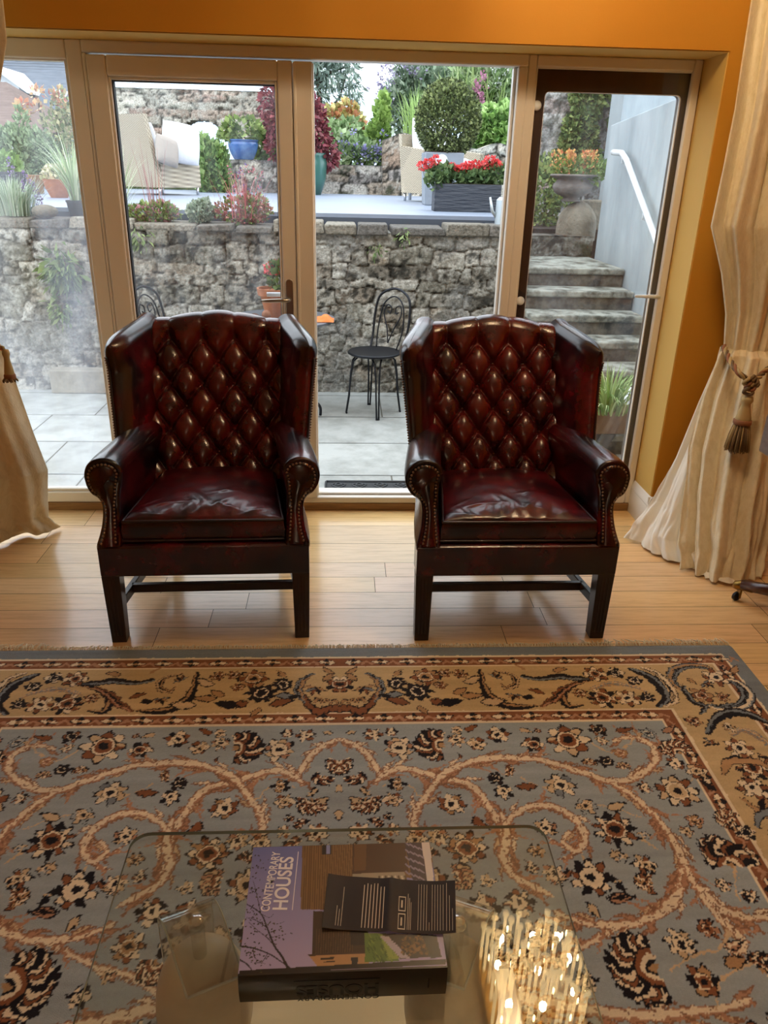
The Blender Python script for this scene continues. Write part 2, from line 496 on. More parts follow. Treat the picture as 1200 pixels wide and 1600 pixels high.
h = MB(); hp = [( -.246 + .0165 * math.cos(a), 1.045 + zo + .0165 * math.sin(a)) for zo, rng_ in ((.075, (0, PI)), (-.075, (PI, 2 * PI))) for a in np.linspace(*rng_, 9)]
h.loft([[(x, D - .013, z) for x, z in hp], [(x, D - .021, z) for x, z in hp]])
hd = h.build('door_handle', 'metal', door1, bevel=.002); hd['label'] = 'satin metal lever handle on a long backplate'
h = MB(); h.tube([(-.246, D - .02, 1.05), (-.246, D - .05, 1.05), (-.252, D - .06, 1.05), (-.275, D - .062, 1.05), (-.335, D - .060, 1.047), (-.368, D - .058, 1.046)], [.009, .009, .009, .0085, .008, .006], 12)
h.build('lever', 'metal', hd, smooth=True)
h = MB(); h.tube([(-.246, D + .05, 1.05), (-.246, D + .1, 1.05), (-.27, D + .108, 1.052), (-.36, D + .105, 1.052)], .010, 12)
o = h.build('lever', 'white_metal', hd, smooth=True); o['label'] = 'pale outer lever of the handle'
# fixed light on the right
f3 = MB(); frame(f3, .757, XC - .004, .04, ZT, .036, .036, .045, .05, D, D + .024)
w3 = struct(f3.build('window_2', 'upvc', bevel=.006), 'tall fixed pane in white frame at the right of the garden doors', 'window')
b = MB(); frame(b, .793, 1.459, SILL - .005, 2.000, .008, .006, .008, .008, D + .008, D + .022); b.build('glazing_bead', 'upvc', w3, bevel=.004)
MB().box(.80, 1.454, D + .014, D + .019, SILL + .002, 1.994).build('pane', 'pane_right', w3)
# right leaf of the doors: open, folded flat outside that pane, its brown outer face towards the room
Y2 = D + .052
gl = [aty(850, 143, Y2), aty(1066, 153, Y2)]
gx0, gx1, gz1 = gl[0][0], gl[1][0] - .012, gl[0][2]
gz0 = aty(976, 727, Y2)[2]
def rrect(x0, x1, z0, z1, r, n=5):
    return [(cx + r * math.cos(a), cz + r * math.sin(a)) for cx, cz, a0 in ((x1 - r, z1 - r, 0), (x0 + r, z1 - r, 90), (x0 + r, z0 + r, 180), (x1 - r, z0 + r, 270)) for a in np.radians(np.linspace(a0, a0 + 90, n))]
def ring(mb, outer, inner, y0, y1):
    n = len(outer)
    V = [(x, y0, z) for x, z in outer] + [(x, y0, z) for x, z in inner] + [(x, y1, z) for x, z in outer] + [(x, y1, z) for x, z in inner]
    F = []
    for i in range(n):
        j = (i + 1) % n
        F += [(i, j, n + j, n + i), (2 * n + i, 3 * n + i, 3 * n + j, 2 * n + j), (i, 2 * n + i, 2 * n + j, j), (n + i, n + j, 3 * n + j, 3 * n + i)]
    return mb._add(V, F)
d2 = ring(MB(), rrect(.775, gx1 + .062, .03, 2.02, .004), rrect(gx0, gx1, gz0, gz1, .02), Y2 - .02, Y2 + .03)
door2 = struct(d2.build('door_2', 'dark_foil', auto=30), 'open brown door leaf folded back outside the right pane', 'door')
ring(MB(), rrect(gx0, gx1, gz0, gz1, .02), rrect(gx0 + .002, gx1 - .004, gz0 + .004, gz1 - .002, .018), Y2 - .020, Y2 - .004).build('glazing_bead', 'upvc', door2, auto=30)
ring(MB(), rrect(gx1 + .064, gx1 + .078, .03, 2.02, .003), rrect(gx1 + .0645, gx1 + .0775, .04, 2.01, .002), Y2 - .02, Y2 + .045).build('gasket', 'gasket', door2)
MB().box(gx0 + .002, gx1 - .004, Y2 + .004, Y2 + .010, gz0 + .004, gz1 - .002).build('pane', 'pane_right', door2)
for px, py in ((838, 165), (812, 470)):
    p = aty(px, py, Y2 - .03)
    hg = MB().lathe([(.0, -.008), (.016, -.006), (.020, 0), (.016, .006), (0, .008)], 20).xf(Matrix.Translation((p[0] + .002, Y2 - .032, p[2])) @ Euler((PI / 2, 0, 0)).to_matrix().to_4x4()).build('hinge_cap', 'white_metal', door2, smooth=True)
p = aty(1003, 464, Y2 - .06)
h = MB(); h.tube([(gx1 + .03, Y2 - .02, p[2]), (gx1 + .03, Y2 - .05, p[2]), (gx1 + .0, Y2 - .056, p[2] + .002), (gx1 - .085, Y2 - .054, p[2] + .002)], [.009, .009, .009, .006], 10)
h.build('door_handle', 'white_metal', door2, smooth=True)

# ================================================================== ARMCHAIRS
mat('leather', '#0e0208', .27, noise=(5.5, '#5c0710', .43, .68), bump=(320, .10, .0015), coat=.35, spec=.45)
mat('leather_tuft', '#220408', .26, noise=(7, '#5a0f0c', .36, .64), bump=(320, .08, .0015), coat=.35, spec=.45)
mat('leather_seat', '#1d030a', .30, noise=(6, '#640a14', .40, .66), bump=(90, .12, .003), coat=.3, spec=.45)
mat('mahogany', '#1c0d0a', .38, noise=(9, '#2c130c', .4, .7), stretch=(8, 8, 1), coat=.15)
mat('nail_brass', '#8d7662', .3, metal=1)
mat('piping', '#1a0709', .35, coat=.2)

def arm_outline(n=5):
    P = [(.276, .375), (.279, .42), (.284, .49), (.284, .55), (.276, .60), (.272, .632), (.290, .660), (.322, .674), (.358, .671), (.388, .650), (.402, .615), (.398, .580),
         (.380, .552), (.358, .538), (.346, .520), (.343, .49), (.347, .45), (.356, .415), (.364, .39), (.364, .375)]
    return catmull(P, n)
def build_armchair(loc, rz, label):
    root = thing('wing_armchair', label, 'armchair', loc, rz, None)
    # seat rail
    def railloop(z, ins=0):
        P = [(-.361 + ins, .002 + ins), (.361 - ins, .002 + ins), (.361 - ins, .09), (.275 - ins, .66 - ins), (-.275 + ins, .66 - ins), (-.361 + ins, .09)]
        return [(x, y, z) for x, y in P]
    MB().loft([railloop(.272, .004), railloop(.276), railloop(.385), railloop(.392, .01)]).build('seat_rail', 'leather', root, bevel=.012, seg=3)
    # legs and stretchers
    for sx_ in (-1, 1):
        L = MB(); x = .330 * sx_
        L.hexa([(x - .026, .008, 0), (x + .026, .008, 0), (x - .026, .06, 0), (x + .026, .06, 0), (x - .031, .004, .274), (x + .031, .004, .274), (x - .031, .066, .274), (x + .031, .066, .274)])
        for k in (-.012, 0, .012): L.box(x + k - .0022, x + k + .0022, .0035, .009, .03, .262)
        L.build('leg', 'mahogany', root, bevel=.003)
    for sx_ in (-1, 1):
        x = .235 * sx_
        MB().hexa([(x - .02, .70, 0), (x + .02, .70, 0), (x - .02, .74, 0), (x + .02, .74, 0), (x - .024, .60, .28), (x + .024, .60, .28), (x - .024, .65, .28), (x + .024, .65, .28)]).build('leg', 'mahogany', root, bevel=.003)
    for sx_ in (-1, 1):
        a, b_ = Vector((.325 * sx_, .05, .114)), Vector((.24 * sx_, .68, .114))
        d = (b_ - a).normalized(); s = Vector((d.y, -d.x, 0)) * .011
        MB().hexa([a - s, a + s, b_ - s, b_ + s] + [p + Vector((0, 0, .036)) for p in (a - s, a + s, b_ - s, b_ + s)]).build('stretcher', 'mahogany', root, bevel=.003)
    MB().box(-.308, .308, .165, .188, .116, .150).build('stretcher', 'mahogany', root, bevel=.003)
    # arms
    out = arm_outline()
    def yf_(z): return .012 + .10 * min(1, max(0, (z - .40) / .19)) ** .9
    def section(y, shift, inset):
        L = []
        for x, z in out:
            cz = .605 if z > .53 else z; cx = .336 if z > .53 else .316
            dx, dz = x - cx, z - cz; q = math.hypot(dx, dz) + 1e-6; k = min(inset / q, .95)
            t = min(1, max(0, (y + .02) / .35))
            L.append((x - dx * k - shift, y + yf_(z) * (1 - t), z - dz * k))
        return L
    for sx_ in (-1, 1):
        secs = [section(-.006, 0, .016), section(-.009, 0, .008), section(-.003, 0, .002), section(.009, 0, 0), section(.10, .002, 0), section(.22, .012, 0), section(.45, .040, 0), section(.68, .075, .004)]
        secs = [[(x * sx_, y, z) for x, y, z in L] for L in secs]
        arm = MB().loft(secs).build('arm', 'leather', root, smooth=True, auto=50)
        # raised facing strip with close nailing on the front of the arm
        pn = [(x * sx_, y, z) for x, y, z in section(-.012, 0, .016) if z > .39]
        def sh(k, dy):
            L = []
            for x, y, z in pn:
                cx, cz = (.336, .605) if z > .53 else (.316, z)
                L.append((cx * sx_ + (x - cx * sx_) * k, y + dy, cz + (z - cz) * k))
            return L
        MB().loft([sh(1, .006), sh(1, -.002), sh(.8, -.009), sh(.4, -.012)]).build('facing', 'leather', arm, smooth=True, auto=60)
        path = [np.array(p) for p in sh(.96, -.006)]
        nails = MB(); acc = 0; last = path[0]
        for q in path[1:]:
            seg = np.linalg.norm(q - last)
            while acc + seg >= .0125 and seg > 0:
                t = (.0125 - acc) / seg; last = last + (q - last) * t; seg = np.linalg.norm(q - last); acc = 0
                nails.ball(last, (.0046, .0042, .0046), 8, 4)
            acc += seg; last = q
        nails.build('nailhead_trim', 'nail_brass', arm, smooth=True)
    du, dv, zt0 = .128, .1655, .958
    SL = .50; NY, NZ_ = -1 / math.hypot(1, SL), SL / math.hypot(1, SL)       # the back leans: its normal
    def ztop(x): return 1.012 + .036 * math.exp(-(x / .19) ** 2)
    def fy(z): return .50 + SL * (z - .46)
    # wings
    Z0, NS, NT = .50, 22, 26
    def wing_pt(s, t, side, c=1.0):
        zz0 = Z0 + t * .50
        yb = fy(zz0) + .02; yf = .385 + .115 * min(1, max(0, (zz0 - .64) / .30)) - .02 * max(0, t - .9) * 10 * 0
        yy = yb + (yf - yb) * s
        e = s * (2 - s) * .55 + s * s * .45
        top = 1.045 - .012 * min(1, s / .12) - .028 * min(1, max(0, (s - .12) / .55)) - .035 * min(1, max(0, (s - .62) / .38)) ** 1.6
        zz = Z0 + (top - .043 - Z0) * t
        xc = .266 + .012 * t + (.068 + .026 * t) * e
        w = .034 + .016 * t * t; w = w if s < .66 else w * math.sqrt(max(0.0, 1 - ((s - .66) / .34) ** 2)) + .001
        bulge = .012 * math.sin(PI * min(1, s * 1.05)) * math.sin(PI * min(1, t * 1.0)) if side > 0 else 0
        nx, ny = -math.cos(.38), -math.sin(.38)
        w = w * c
        return np.array([xc + (nx * (w + bulge) if side > 0 else -nx * w), yy + (ny * w if side > 0 else -ny * w) * .5, zz])
    for sx_ in (-1, 1):
        loops = []
        svals = [1 - (1 - i / NS) ** 1.35 for i in range(NS + 1)]
        ts = [j / NT for j in range(NT + 1)] + [1 + .0] * 7
        for j, t in enumerate(ts):
            c, dz = 1.0, 0.0
            if j > NT:
                a = (j - NT) / 7 * PI / 2; c, dz = math.cos(a) * .97 + .03, .047 * math.sin(a)
            L = [wing_pt(s, t, 1, c) + (0, 0, dz) for s in svals] + [wing_pt(s, t, -1, c) + (0, 0, dz) for s in reversed(svals[:-1])]
            loops.append([(p[0] * sx_, p[1], p[2]) for p in L])
        wing = MB().loft(loops).build('wing', 'leather', root, smooth=True, auto=70)
        nails = MB(); pip = []
        for t in np.arange(.26, .985, .0215):
            p = wing_pt(.93, t, -1); nails.ball((p[0] * sx_ * 1.004, p[1] - .001, p[2]), .0045, 8, 5)
        for t in np.linspace(.24, 1, 30):
            p = wing_pt(.985, t, -1); pip.append((p[0] * sx_, p[1] - .002, p[2]))
        nails.build('nailhead_trim', 'nail_brass', wing, smooth=True)
        MB().tube(pip, .0042, 8).build('piping', 'piping', wing, smooth=True)
    # tufted back
    def tuft(x, z):
        if z < zt0:
            a = x / du + (z - zt0) / dv; b_ = x / du - (z - zt0) / dv
            a += .5; b_ += .5
            h = 1 - (1 - abs(math.sin(PI * a)) ** .8) ** 1.3; h = h * (1 - (1 - abs(math.sin(PI * b_)) ** .8) ** 1.3); h = h ** .62
            k = min(1, (zt0 - z) / .02)
            h2 = .27 + .73 * abs(math.sin(PI * (x / du + .5))) ** .40
            h = h * k + h2 * (1 - k)
        else:
            h = .62 + .38 * abs(math.sin(PI * (x / du + .5))) ** .35 - .35 * max(0, 1 - (z - zt0) / .03) * (1 - abs(math.sin(PI * (x / du + .5))) ** .42)
        edge = min(1, max(0, (.285 - abs(x)) / .035))
        return .038 * h * (.3 + .7 * edge)
    btn = []
    for r_ in range(-1, 8):
        z = zt0 - r_ * dv / 2
        for c_ in range(-4, 5):
            x = (c_ + (.5 if r_ % 2 == 0 else 0)) * du
            if r_ >= 0 and abs(x) < (.26 if z > .8 else .20) and z > .50: btn.append((x, z))
    NX, NZ, NR, NB = 121, 130, 12, 6
    def backpt(u, v):
        hw = .250 + .035 * min(1, v / .8)
        x = hw * (2 * u - 1); zt = ztop(x) - .036; rr = .040
        j = v * (NZ + NR + NB)
        cy_, cz_ = fy(zt) - NY * rr, zt - NZ_ * rr
        if j <= NZ:
            z = .44 + (zt - .44) * j / NZ; t = tuft(x, z)
            for bx, bz in btn:
                q = ((x - bx) ** 2 + (z - bz) ** 2)
                if q < .004: t -= .017 * math.exp(-q / .00042)
            return (x, fy(z) + NY * t, z + NZ_ * t)
        if j <= NZ + NR:
            a = (j - NZ) / NR * PI; t = rr + tuft(x, zt) * (1 - a / PI)
            dy, dz = NY * math.cos(a) + NZ_ * math.sin(a), NZ_ * math.cos(a) - NY * math.sin(a)
            return (x, cy_ + dy * t, cz_ + dz * t)
        k = (j - NZ - NR) / NB; L = (cz_ - NZ_ * rr - .38) / -NY * k
        return (x, cy_ - NY * rr - NZ_ * L, cz_ - NZ_ * rr + NY * L)
    back = MB().grid(backpt, NX, NZ + NR + NB + 1).build('backrest', 'leather_tuft', root, smooth=True, recalc=False)
    back.data.flip_normals() if False else None
    for bx, bz in btn:
        t_ = tuft(bx, bz) - .014; p = (bx, fy(bz) + NY * t_, bz + NZ_ * t_)
        MB().ball(p, (.0085, .006, .0085), 12, 6).build('button', 'leather_tuft', back, smooth=True)
    # seat cushion
    rg = random.Random(7)
    wr = [(rg.uniform(-.22, .22), rg.uniform(.0, .2), rg.uniform(-1.2, 1.2), rg.uniform(.03, .07)) for _ in range(22)]
    def hwid(y): return .270 - .058 * ((y - .03) / .5)
    def ctop(u, v):
        x, y = 2 * u - 1, 2 * v - 1
        xx = math.copysign(abs(x) ** .85, x); yy = math.copysign(abs(y) ** .85, y)
        Y = .030 + .51 * (yy + 1) / 2; X = xx * hwid(Y)
        e = max(0, (1 - abs(xx) ** 14) * (1 - abs(yy) ** 14)) ** .35
        z = .474 + .008 * e + .040 * (1 - xx ** 2) ** .8 * (1 - yy ** 2) ** .7
        for wx, wy, wa, wl in wr:
            ca, sa = math.cos(wa), math.sin(wa); p, q = (X - wx) * ca + (Y - wy) * sa, -(X - wx) * sa + (Y - wy) * ca
            z += .0022 * math.exp(-(q / .007) ** 2 - (p / wl) ** 2) * e
        z += .0045 * e * (fbm(np.array(X * 6 + 5), np.array(Y * 11), 3, 2) - .5) * 2
        z += .0022 * e * math.sin(X * 85 + 3 * math.sin(Y * 22) + 4 * math.sin(X * 13)) * math.exp(-((Y - .075) / .035) ** 2)
        return (X, Y, z)
    NQ = 90
    cu = MB().grid(ctop, NQ, NQ)
    rim = [ctop(i / 60, 0) for i in range(61)] + [ctop(1, i / 60) for i in range(1, 61)] + [ctop(1 - i / 60, 1) for i in range(1, 61)] + [ctop(0, 1 - i / 60) for i in range(1, 60)]
    def lower(z, k): return [(x * (1 + k / .27), (y - .25) * (1 + k / .27) + .25, z) for x, y, _ in rim]
    cush = cu.build('seat_cushion', 'leather_seat', root, smooth=True, recalc=False)
    MB().loft([rim, lower(.466, .004), lower(.44, .008), lower(.405, .006), lower(.394, .0)], True).build('boxing', 'leather', cush, smooth=True, auto=60)
    MB().tube([(x * 1.008, (y - .25) * 1.008 + .25, z - .002) for x, y, z in rim], .005, 8, closed=True).build('piping', 'piping', cush, smooth=True)
    MB().tube([(x, y, .402) for x, y, z in lower(.40, .009)], .0045, 8, closed=True).build('piping', 'piping', cush, smooth=True)
    return root
ch1 = build_armchair((-.482, 2.405, 0), R(2.0), 'oxblood leather button-back wing armchair in front of the closed door leaf, left of the pair')
ch2 = copy_tree(ch1)
ch2.location = (.618, 2.395, 0); ch2.rotation_euler = (0, 0, R(.6))
ch2['label'] = 'oxblood leather button-back wing armchair beside the right curtain, right of the pair'
for o in (ch1, ch2): o['group'] = 'leather wing armchairs'
# ================================================================== RUG
class Raster:
    """colour field of the pile, drawn motif by motif in rug metres"""
    def __init__(s, x0, y0, w, h, res):
        s.x0, s.y0, s.res = x0, y0, res; s.nx, s.ny = int(w / res) + 1, int(h / res) + 1
        s.I = np.zeros((s.ny, s.nx, 3)); s.X = x0 + np.arange(s.nx) * res; s.Y = y0 + np.arange(s.ny) * res
    def win(s, xa, xb, ya, yb):
        i0, i1 = max(0, int((xa - s.x0) / s.res)), min(s.nx, int((xb - s.x0) / s.res) + 2)
        j0, j1 = max(0, int((ya - s.y0) / s.res)), min(s.ny, int((yb - s.y0) / s.res) + 2)
        if i1 <= i0 or j1 <= j0: return None
        X, Y = np.meshgrid(s.X[i0:i1], s.Y[j0:j1]); return s.I[j0:j1, i0:i1], X, Y
    def rect(s, xa, xb, ya, yb, c):
        w = s.win(xa, xb, ya, yb)
        if w: w[0][(w[1] >= xa) & (w[1] < xb) & (w[2] >= ya) & (w[2] < yb)] = c
    def poly(s, P, c):
        P = np.array(P); w = s.win(P[:, 0].min(), P[:, 0].max(), P[:, 1].min(), P[:, 1].max())
        if not w: return
        I, X, Y = w; ins = np.zeros(X.shape, bool); n = len(P)
        for i in range(n):
            (xa, ya), (xb, yb) = P[i], P[i - 1]
            if ya == yb: continue
            ins ^= ((ya > Y) != (yb > Y)) & (X < (xb - xa) * (Y - ya) / (yb - ya) + xa)
        I[ins] = c
    def stroke(s, P, w, c):
        P = np.array(P, float); n = len(P); wv = w if hasattr(w, '__len__') else [w] * n
        for i in range(n - 1):
            a, b = P[i], P[i + 1]; r = max(wv[i], wv[i + 1])
            q = s.win(min(a[0], b[0]) - r, max(a[0], b[0]) + r, min(a[1], b[1]) - r, max(a[1], b[1]) + r)
            if not q: continue
            I, X, Y = q; d = b - a; L = d @ d + 1e-12
            t = np.clip(((X - a[0]) * d[0] + (Y - a[1]) * d[1]) / L, 0, 1)
            I[np.hypot(X - a[0] - t * d[0], Y - a[1] - t * d[1]) < wv[i] + (wv[i + 1] - wv[i]) * t] = c
    def flower(s, x, y, r, n, cols, rot=0.0, ragged=.1, ink=None, inner=(.5, .36, .2)):
        q = s.win(x - r, x + r, y - r, y + r)
        if not q: return
        I, X, Y = q; th = np.arctan2(Y - y, X - x) + rot; rho = np.hypot(X - x, Y - y) / r
        rg_ = 1 - ragged * vnoise(th * 6 + x * 90, rho * 5 + y * 70, 5)
        Rr = rg_ * (.60 + .40 * np.abs(np.cos(n * th / 2)) ** .8)
        ink = NAVY if ink is None else ink
        I[rho < Rr] = ink
        idx = (np.floor(n * th / (2 * PI) + .5).astype(int)) % len(cols)
        for k, c in enumerate(cols): I[(rho < Rr - .10) & (idx == k)] = c
        m_ = (rho < Rr * .72) & (np.abs(np.sin(n * th / 2)) > .93) & (rho > .3); I[m_] = ink
        I[rho < inner[0]] = ink; I[rho < inner[0] - .06] = CREAM; I[rho < inner[1]] = cols[-1]; I[rho < inner[2]] = ink
    def palm(s, x, y, r, ang, cols, n=13):
        """fan palmette opening towards ang"""
        q = s.win(x - r * 1.15, x + r * 1.15, y - r * 1.15, y + r * 1.15)
        if not q: return
        I, X, Y = q; dx, dy = X - x, Y - y; u = (dx * math.cos(ang) + dy * math.sin(ang)) / r; v = (-dx * math.sin(ang) + dy * math.cos(ang)) / r
        th = np.arctan2(v, u + .55); rho = np.hypot(v, u + .55)
        Rr = 1.35 - .35 * (np.abs(th) / 1.6) ** 2 + .12 * np.abs(np.cos(n * th)) - .1 * vnoise(th * 9 + x * 50, rho * 3, 3)
        ins = (rho < Rr) & (np.abs(th) < 1.75)
        I[ins] = NAVY
        sw = th + .22 * np.sin(rho * 6)
        idx = np.floor(sw * n / PI + 50).astype(int) % len(cols); fr = np.abs((sw * n / PI) % 1 - .5)
        for k, c in enumerate(cols): I[ins & (rho < Rr - .09) & (idx == k) & (fr < .34)] = c
        I[(rho < .62) & ins] = NAVY; I[(rho < .55) & ins] = RUST; I[(rho < .40) & ins] = CREAM; I[(rho < .26) & ins] = NAVY; I[(rho < .14)] = TAN
    def leaf(s, x, y, ang, L, w, c, ink=None, curve=0.0, mid=None, jag=.18):
        q = s.win(x - L, x + L, y - L, y + L)
        if not q: return
        I, X, Y = q; dx, dy = X - x, Y - y; u = (dx * math.cos(ang) + dy * math.sin(ang)) / L; v = (-dx * math.sin(ang) + dy * math.cos(ang)) / L
        v = v - curve * u * u
        k = np.where((u > 0) & (u < 1), np.sin(PI * np.clip(u, 0, 1) ** .75) * w / L * (1 - jag * np.abs(np.sin(u * 16))), -1)
        I[np.abs(v) < k] = NAVY if ink is None else ink; I[np.abs(v) < k - .07] = c
        if mid is not None: I[(np.abs(v) < k * .28) & (k > .1)] = mid
    def vine(s, P, w, hooks=True, sub=8):
        P = np.array(catmull(P, sub)); n = len(P); tp = np.linspace(0, 1, n)
        ww = w * (.55 + .45 * np.sin(PI * np.clip(tp * .9 + .08, 0, 1)))
        T = np.gradient(P, axis=0); T /= np.linalg.norm(T, axis=1, keepdims=True) + 1e-9; N = np.c_[-T[:, 1], T[:, 0]]
        if hooks:
            for i in range(3, n - 3, 5):
                sd = 1 if (i // 7) % 2 else -1; a = math.atan2(T[i, 1], T[i, 0]) + sd * .75
                s.leaf(P[i, 0] + N[i, 0] * sd * w * .3, P[i, 1] + N[i, 1] * sd * w * .3, a, w * 4.2, w * .8, [TERRA, CREAM, SAND, TERRA][(i // 7) % 4], RUSTD, -.45 * sd, jag=.4)
                if (i // 7) % 3 == 0: s.leaf(P[i, 0], P[i, 1], a - sd * .3, w * 5.5, w * .55, SAND, TERRA, .5 * sd, jag=.4)
        s.stroke(P, ww, RUSTD); s.stroke(P, ww * .82, TERRA)
        s.stroke(P + N * w * .1, ww * .56, CREAM)
        for i in range(3, n - 3, 5): s.stroke([P[i] - N[i] * w * .1 + T[i] * w * .6, P[i] + N[i] * w * .35], w * .09, RUSTD)

NAVY, CREAM, RUST, TERRA, RUSTD, TAN, SAND, CAMEL, FIELD, STEEL, INK = [np.array(hx(h)) for h in
    ('#17141c', '#e6d8bd', '#87573a', '#b2876c', '#8a6650', '#b08c66', '#cdb592', '#c6ae84', '#9da8ae', '#7a848c', '#241c22')]
RYT, RXR = 2.345, 1.436
RCX = -.012
RHW = RXR - RCX
RES = .0034
RYB = .62
ra = Raster(RCX, RYB, RHW, RYT - RYB, RES)
bdx = np.minimum(RXR - ra.X[None, :], RYT - ra.Y[:, None])       # distance in from the edge
def band(a, b, c): ra.I[(bdx >= a) & (bdx < b)] = c
B = [.0, .062, .070, .118, .126, .366, .374, .418, .427]
band(-1, B[1], STEEL); band(B[1], B[2], CREAM); band(B[2], B[3], RUST); band(B[3], B[4], CREAM)
band(B[4], B[5], CAMEL); band(B[5], B[6], CREAM); band(B[6], B[7], RUST); band(B[7], B[8], CREAM); band(B[8], 9, FIELD)
def P2(x, y): p = fl(x, y); return np.array([p[0], p[1]])
def rpx(x, y, r): return abs(fl(x + r, y)[0] - fl(x, y)[0])
# small repeats in the guard stripes
def guard(x, y, flip):
    for k, c in ((-1, CREAM), (1, CREAM)): ra.leaf(x, y, (PI / 2 if flip else 0) + (0 if k > 0 else PI), .034, .012, c, NAVY)
    ra.leaf(x, y, (0 if flip else PI / 2), .022, .012, NAVY); ra.leaf(x, y, (PI if flip else -PI / 2), .020, .009, NAVY)
    ra.stroke([(x, y), (x + .001, y)], .006, TAN)
for d_, st in ((.094, .094), (.396, .094)):
    xx = RCX + .047
    while xx < RXR - d_ + .01:
        guard(xx, RYT - d_, False)
        ra.stroke([(xx + .03, RYT - d_ - .012), (xx + .047, RYT - d_ + .004), (xx + .064, RYT - d_ - .012)], .005, TERRA)
        xx += st
    yy = RYT - d_ - .094
    while yy > RYB:
        guard(RXR - d_, yy, True)
        ra.stroke([(RXR - d_ - .012, yy + .03), (RXR - d_ + .004, yy + .047), (RXR - d_ - .012, yy + .064)], .005, TERRA)
        yy -= st
# field: scrolling vines (traced on the right half; the rug mirrors itself)
c3 = lambda L: [P2(600 + x / 2, 1000 + y / 2) for x, y in L]
c5 = lambda L: [P2(700 + x / 2.4, 1280 + y / 2.4) for x, y in L]
w0 = .0155
ra.vine(c3([(-150, 318), (-100, 335), (-50, 370), (-20, 420), (-25, 460)]), w0 * .8)
ra.vine(c3([(-25, 452), (0, 430), (60, 412), (130, 428), (200, 446), (250, 455), (295, 485), (325, 530), (350, 570), (368, 615), (376, 665), (380, 720)]), w0)
ra.vine(c3([(80, 650), (95, 580), (112, 530), (142, 488), (175, 440), (225, 408), (280, 388), (350, 378), (420, 380), (490, 386), (560, 405), (640, 432), (720, 462), (790, 508), (840, 560), (880, 618), (915, 680)]), w0)
ra.vine(c3([(700, 452), (760, 446), (810, 424), (842, 392), (846, 352), (820, 325), (775, 312), (715, 322)]), w0 * .9)
ra.vine(c3([(380, 640), (385, 585), (420, 545), (480, 527), (545, 538), (595, 570), (622, 612), (620, 650), (590, 668), (560, 640), (575, 610)]), w0 * .85)
ra.vine(c5([(770, -5), (820, 60), (858, 125), (882, 185), (872, 250), (845, 310), (800, 355), (740, 388), (660, 408), (570, 412), (490, 396), (400, 360)]), w0)
ra.vine(c5([(885, 190), (925, 260), (975, 315), (1020, 350), (1080, 375), (1160, 385), (1250, 380)]), w0)
ra.vine(c5([(930, 262), (970, 330), (1020, 395), (1070, 430), (1110, 480), (1080, 520), (1040, 495)]), w0 * .7)
ra.vine(c5([(200, -10), (215, 80), (205, 160), (240, 220), (310, 260), (380, 300)]), w0 * .9)
ra.vine(c5([(-20, 640), (130, 660), (300, 690), (450, 720), (640, 745), (800, 750), (980, 730), (1130, 700)]), w0)
ra.vine(c5([(560, 460), (450, 520), (330, 560), (220, 640)]), w0 * .7)
# small sprigs first, blossoms over them
rgr = np.random.default_rng(11)
def F3(x, y, r, n, cols, **k): p = P2(600 + x / 2, 1000 + y / 2); ra.flower(p[0], p[1], 1.18 * rpx(600 + x / 2, 1000 + y / 2, r / 2), n, cols, **k)
def F5(x, y, r, n, cols, **k): p = P2(700 + x / 2.4, 1280 + y / 2.4); ra.flower(p[0], p[1], 1.18 * rpx(700 + x / 2.4, 1280 + y / 2.4, r / 2.4), n, cols, **k)
def A3(x, y, r, ang, cols, **k): p = P2(600 + x / 2, 1000 + y / 2); ra.palm(p[0], p[1], rpx(600 + x / 2, 1000 + y / 2, r / 2), ang, cols, **k)
def A5(x, y, r, ang, cols, **k): p = P2(700 + x / 2.4, 1280 + y / 2.4); ra.palm(p[0], p[1], rpx(700 + x / 2.4, 1280 + y / 2.4, r / 2.4), ang, cols, **k)
def L3(x, y, ang, L, c, **k): p = P2(600 + x / 2, 1000 + y / 2); ra.leaf(p[0], p[1], ang, L * .00085, L * .00024, c, **k)
def L5(x, y, ang, L, c, **k): p = P2(700 + x / 2.4, 1280 + y / 2.4); ra.leaf(p[0], p[1], ang, L * .00075, L * .0002, c, **k)
for P in ([(0, 470), (60, 460), (120, 500)], [(430, 440), (500, 470), (560, 460)], [(650, 330), (720, 360), (800, 300)], [(860, 470), (930, 470), (980, 420)], [(640, 520), (720, 540), (800, 560)]):
    ra.stroke(catmull(c3(P), 8), .0022, SAND)
for P in ([(830, 575), (940, 520), (1010, 500), (1050, 430)], [(1000, 720), (1040, 600), (1150, 550)], [(500, 150), (560, 230), (640, 240)], [(1080, 150), (1075, 250), (1090, 310)], [(640, 60), (720, 90), (780, 120)]):
    ra.stroke(catmull(c5(P), 8), .003, SAND)
warm = [RUST, CREAM]; mix = [CREAM, RUST, SAND]; dark = [NAVY, INK]
A3(145, 335, 66, PI * .95, [CREAM, RUST, NAVY]); A3(-150, 405, 50, -PI / 2, [CREAM, RUST]); L3(-150, 460, -PI / 2 + .5, 45, SAND); L3(-150, 460, -PI / 2 - .5, 45, SAND)
F3(355, 305, 36, 7, [RUST, NAVY, CREAM]); F3(290, 335, 30, 6, mix); F3(465, 335, 32, 6, [CREAM, NAVY, RUST]); F3(575, 322, 66, 8, [CREAM, SAND, RUST]); F3(665, 290, 28, 6, [RUST, NAVY])
L3(720, 290, -.2, 70, RUST, curve=.3); L3(420, 292, .1, 55, SAND, curve=-.3); F3(820, 300, 24, 5, [FIELD, FIELD]); L3(865, 295, .1, 70, TERRA, curve=.4)
A3(905, 345, 46, PI * .6, [RUST, CREAM]); F3(692, 388, 25, 6, dark, ink=NAVY); F3(738, 363, 24, 5, [TAN, TERRA], ink=RUSTD); F3(350, 442, 24, 6, dark)
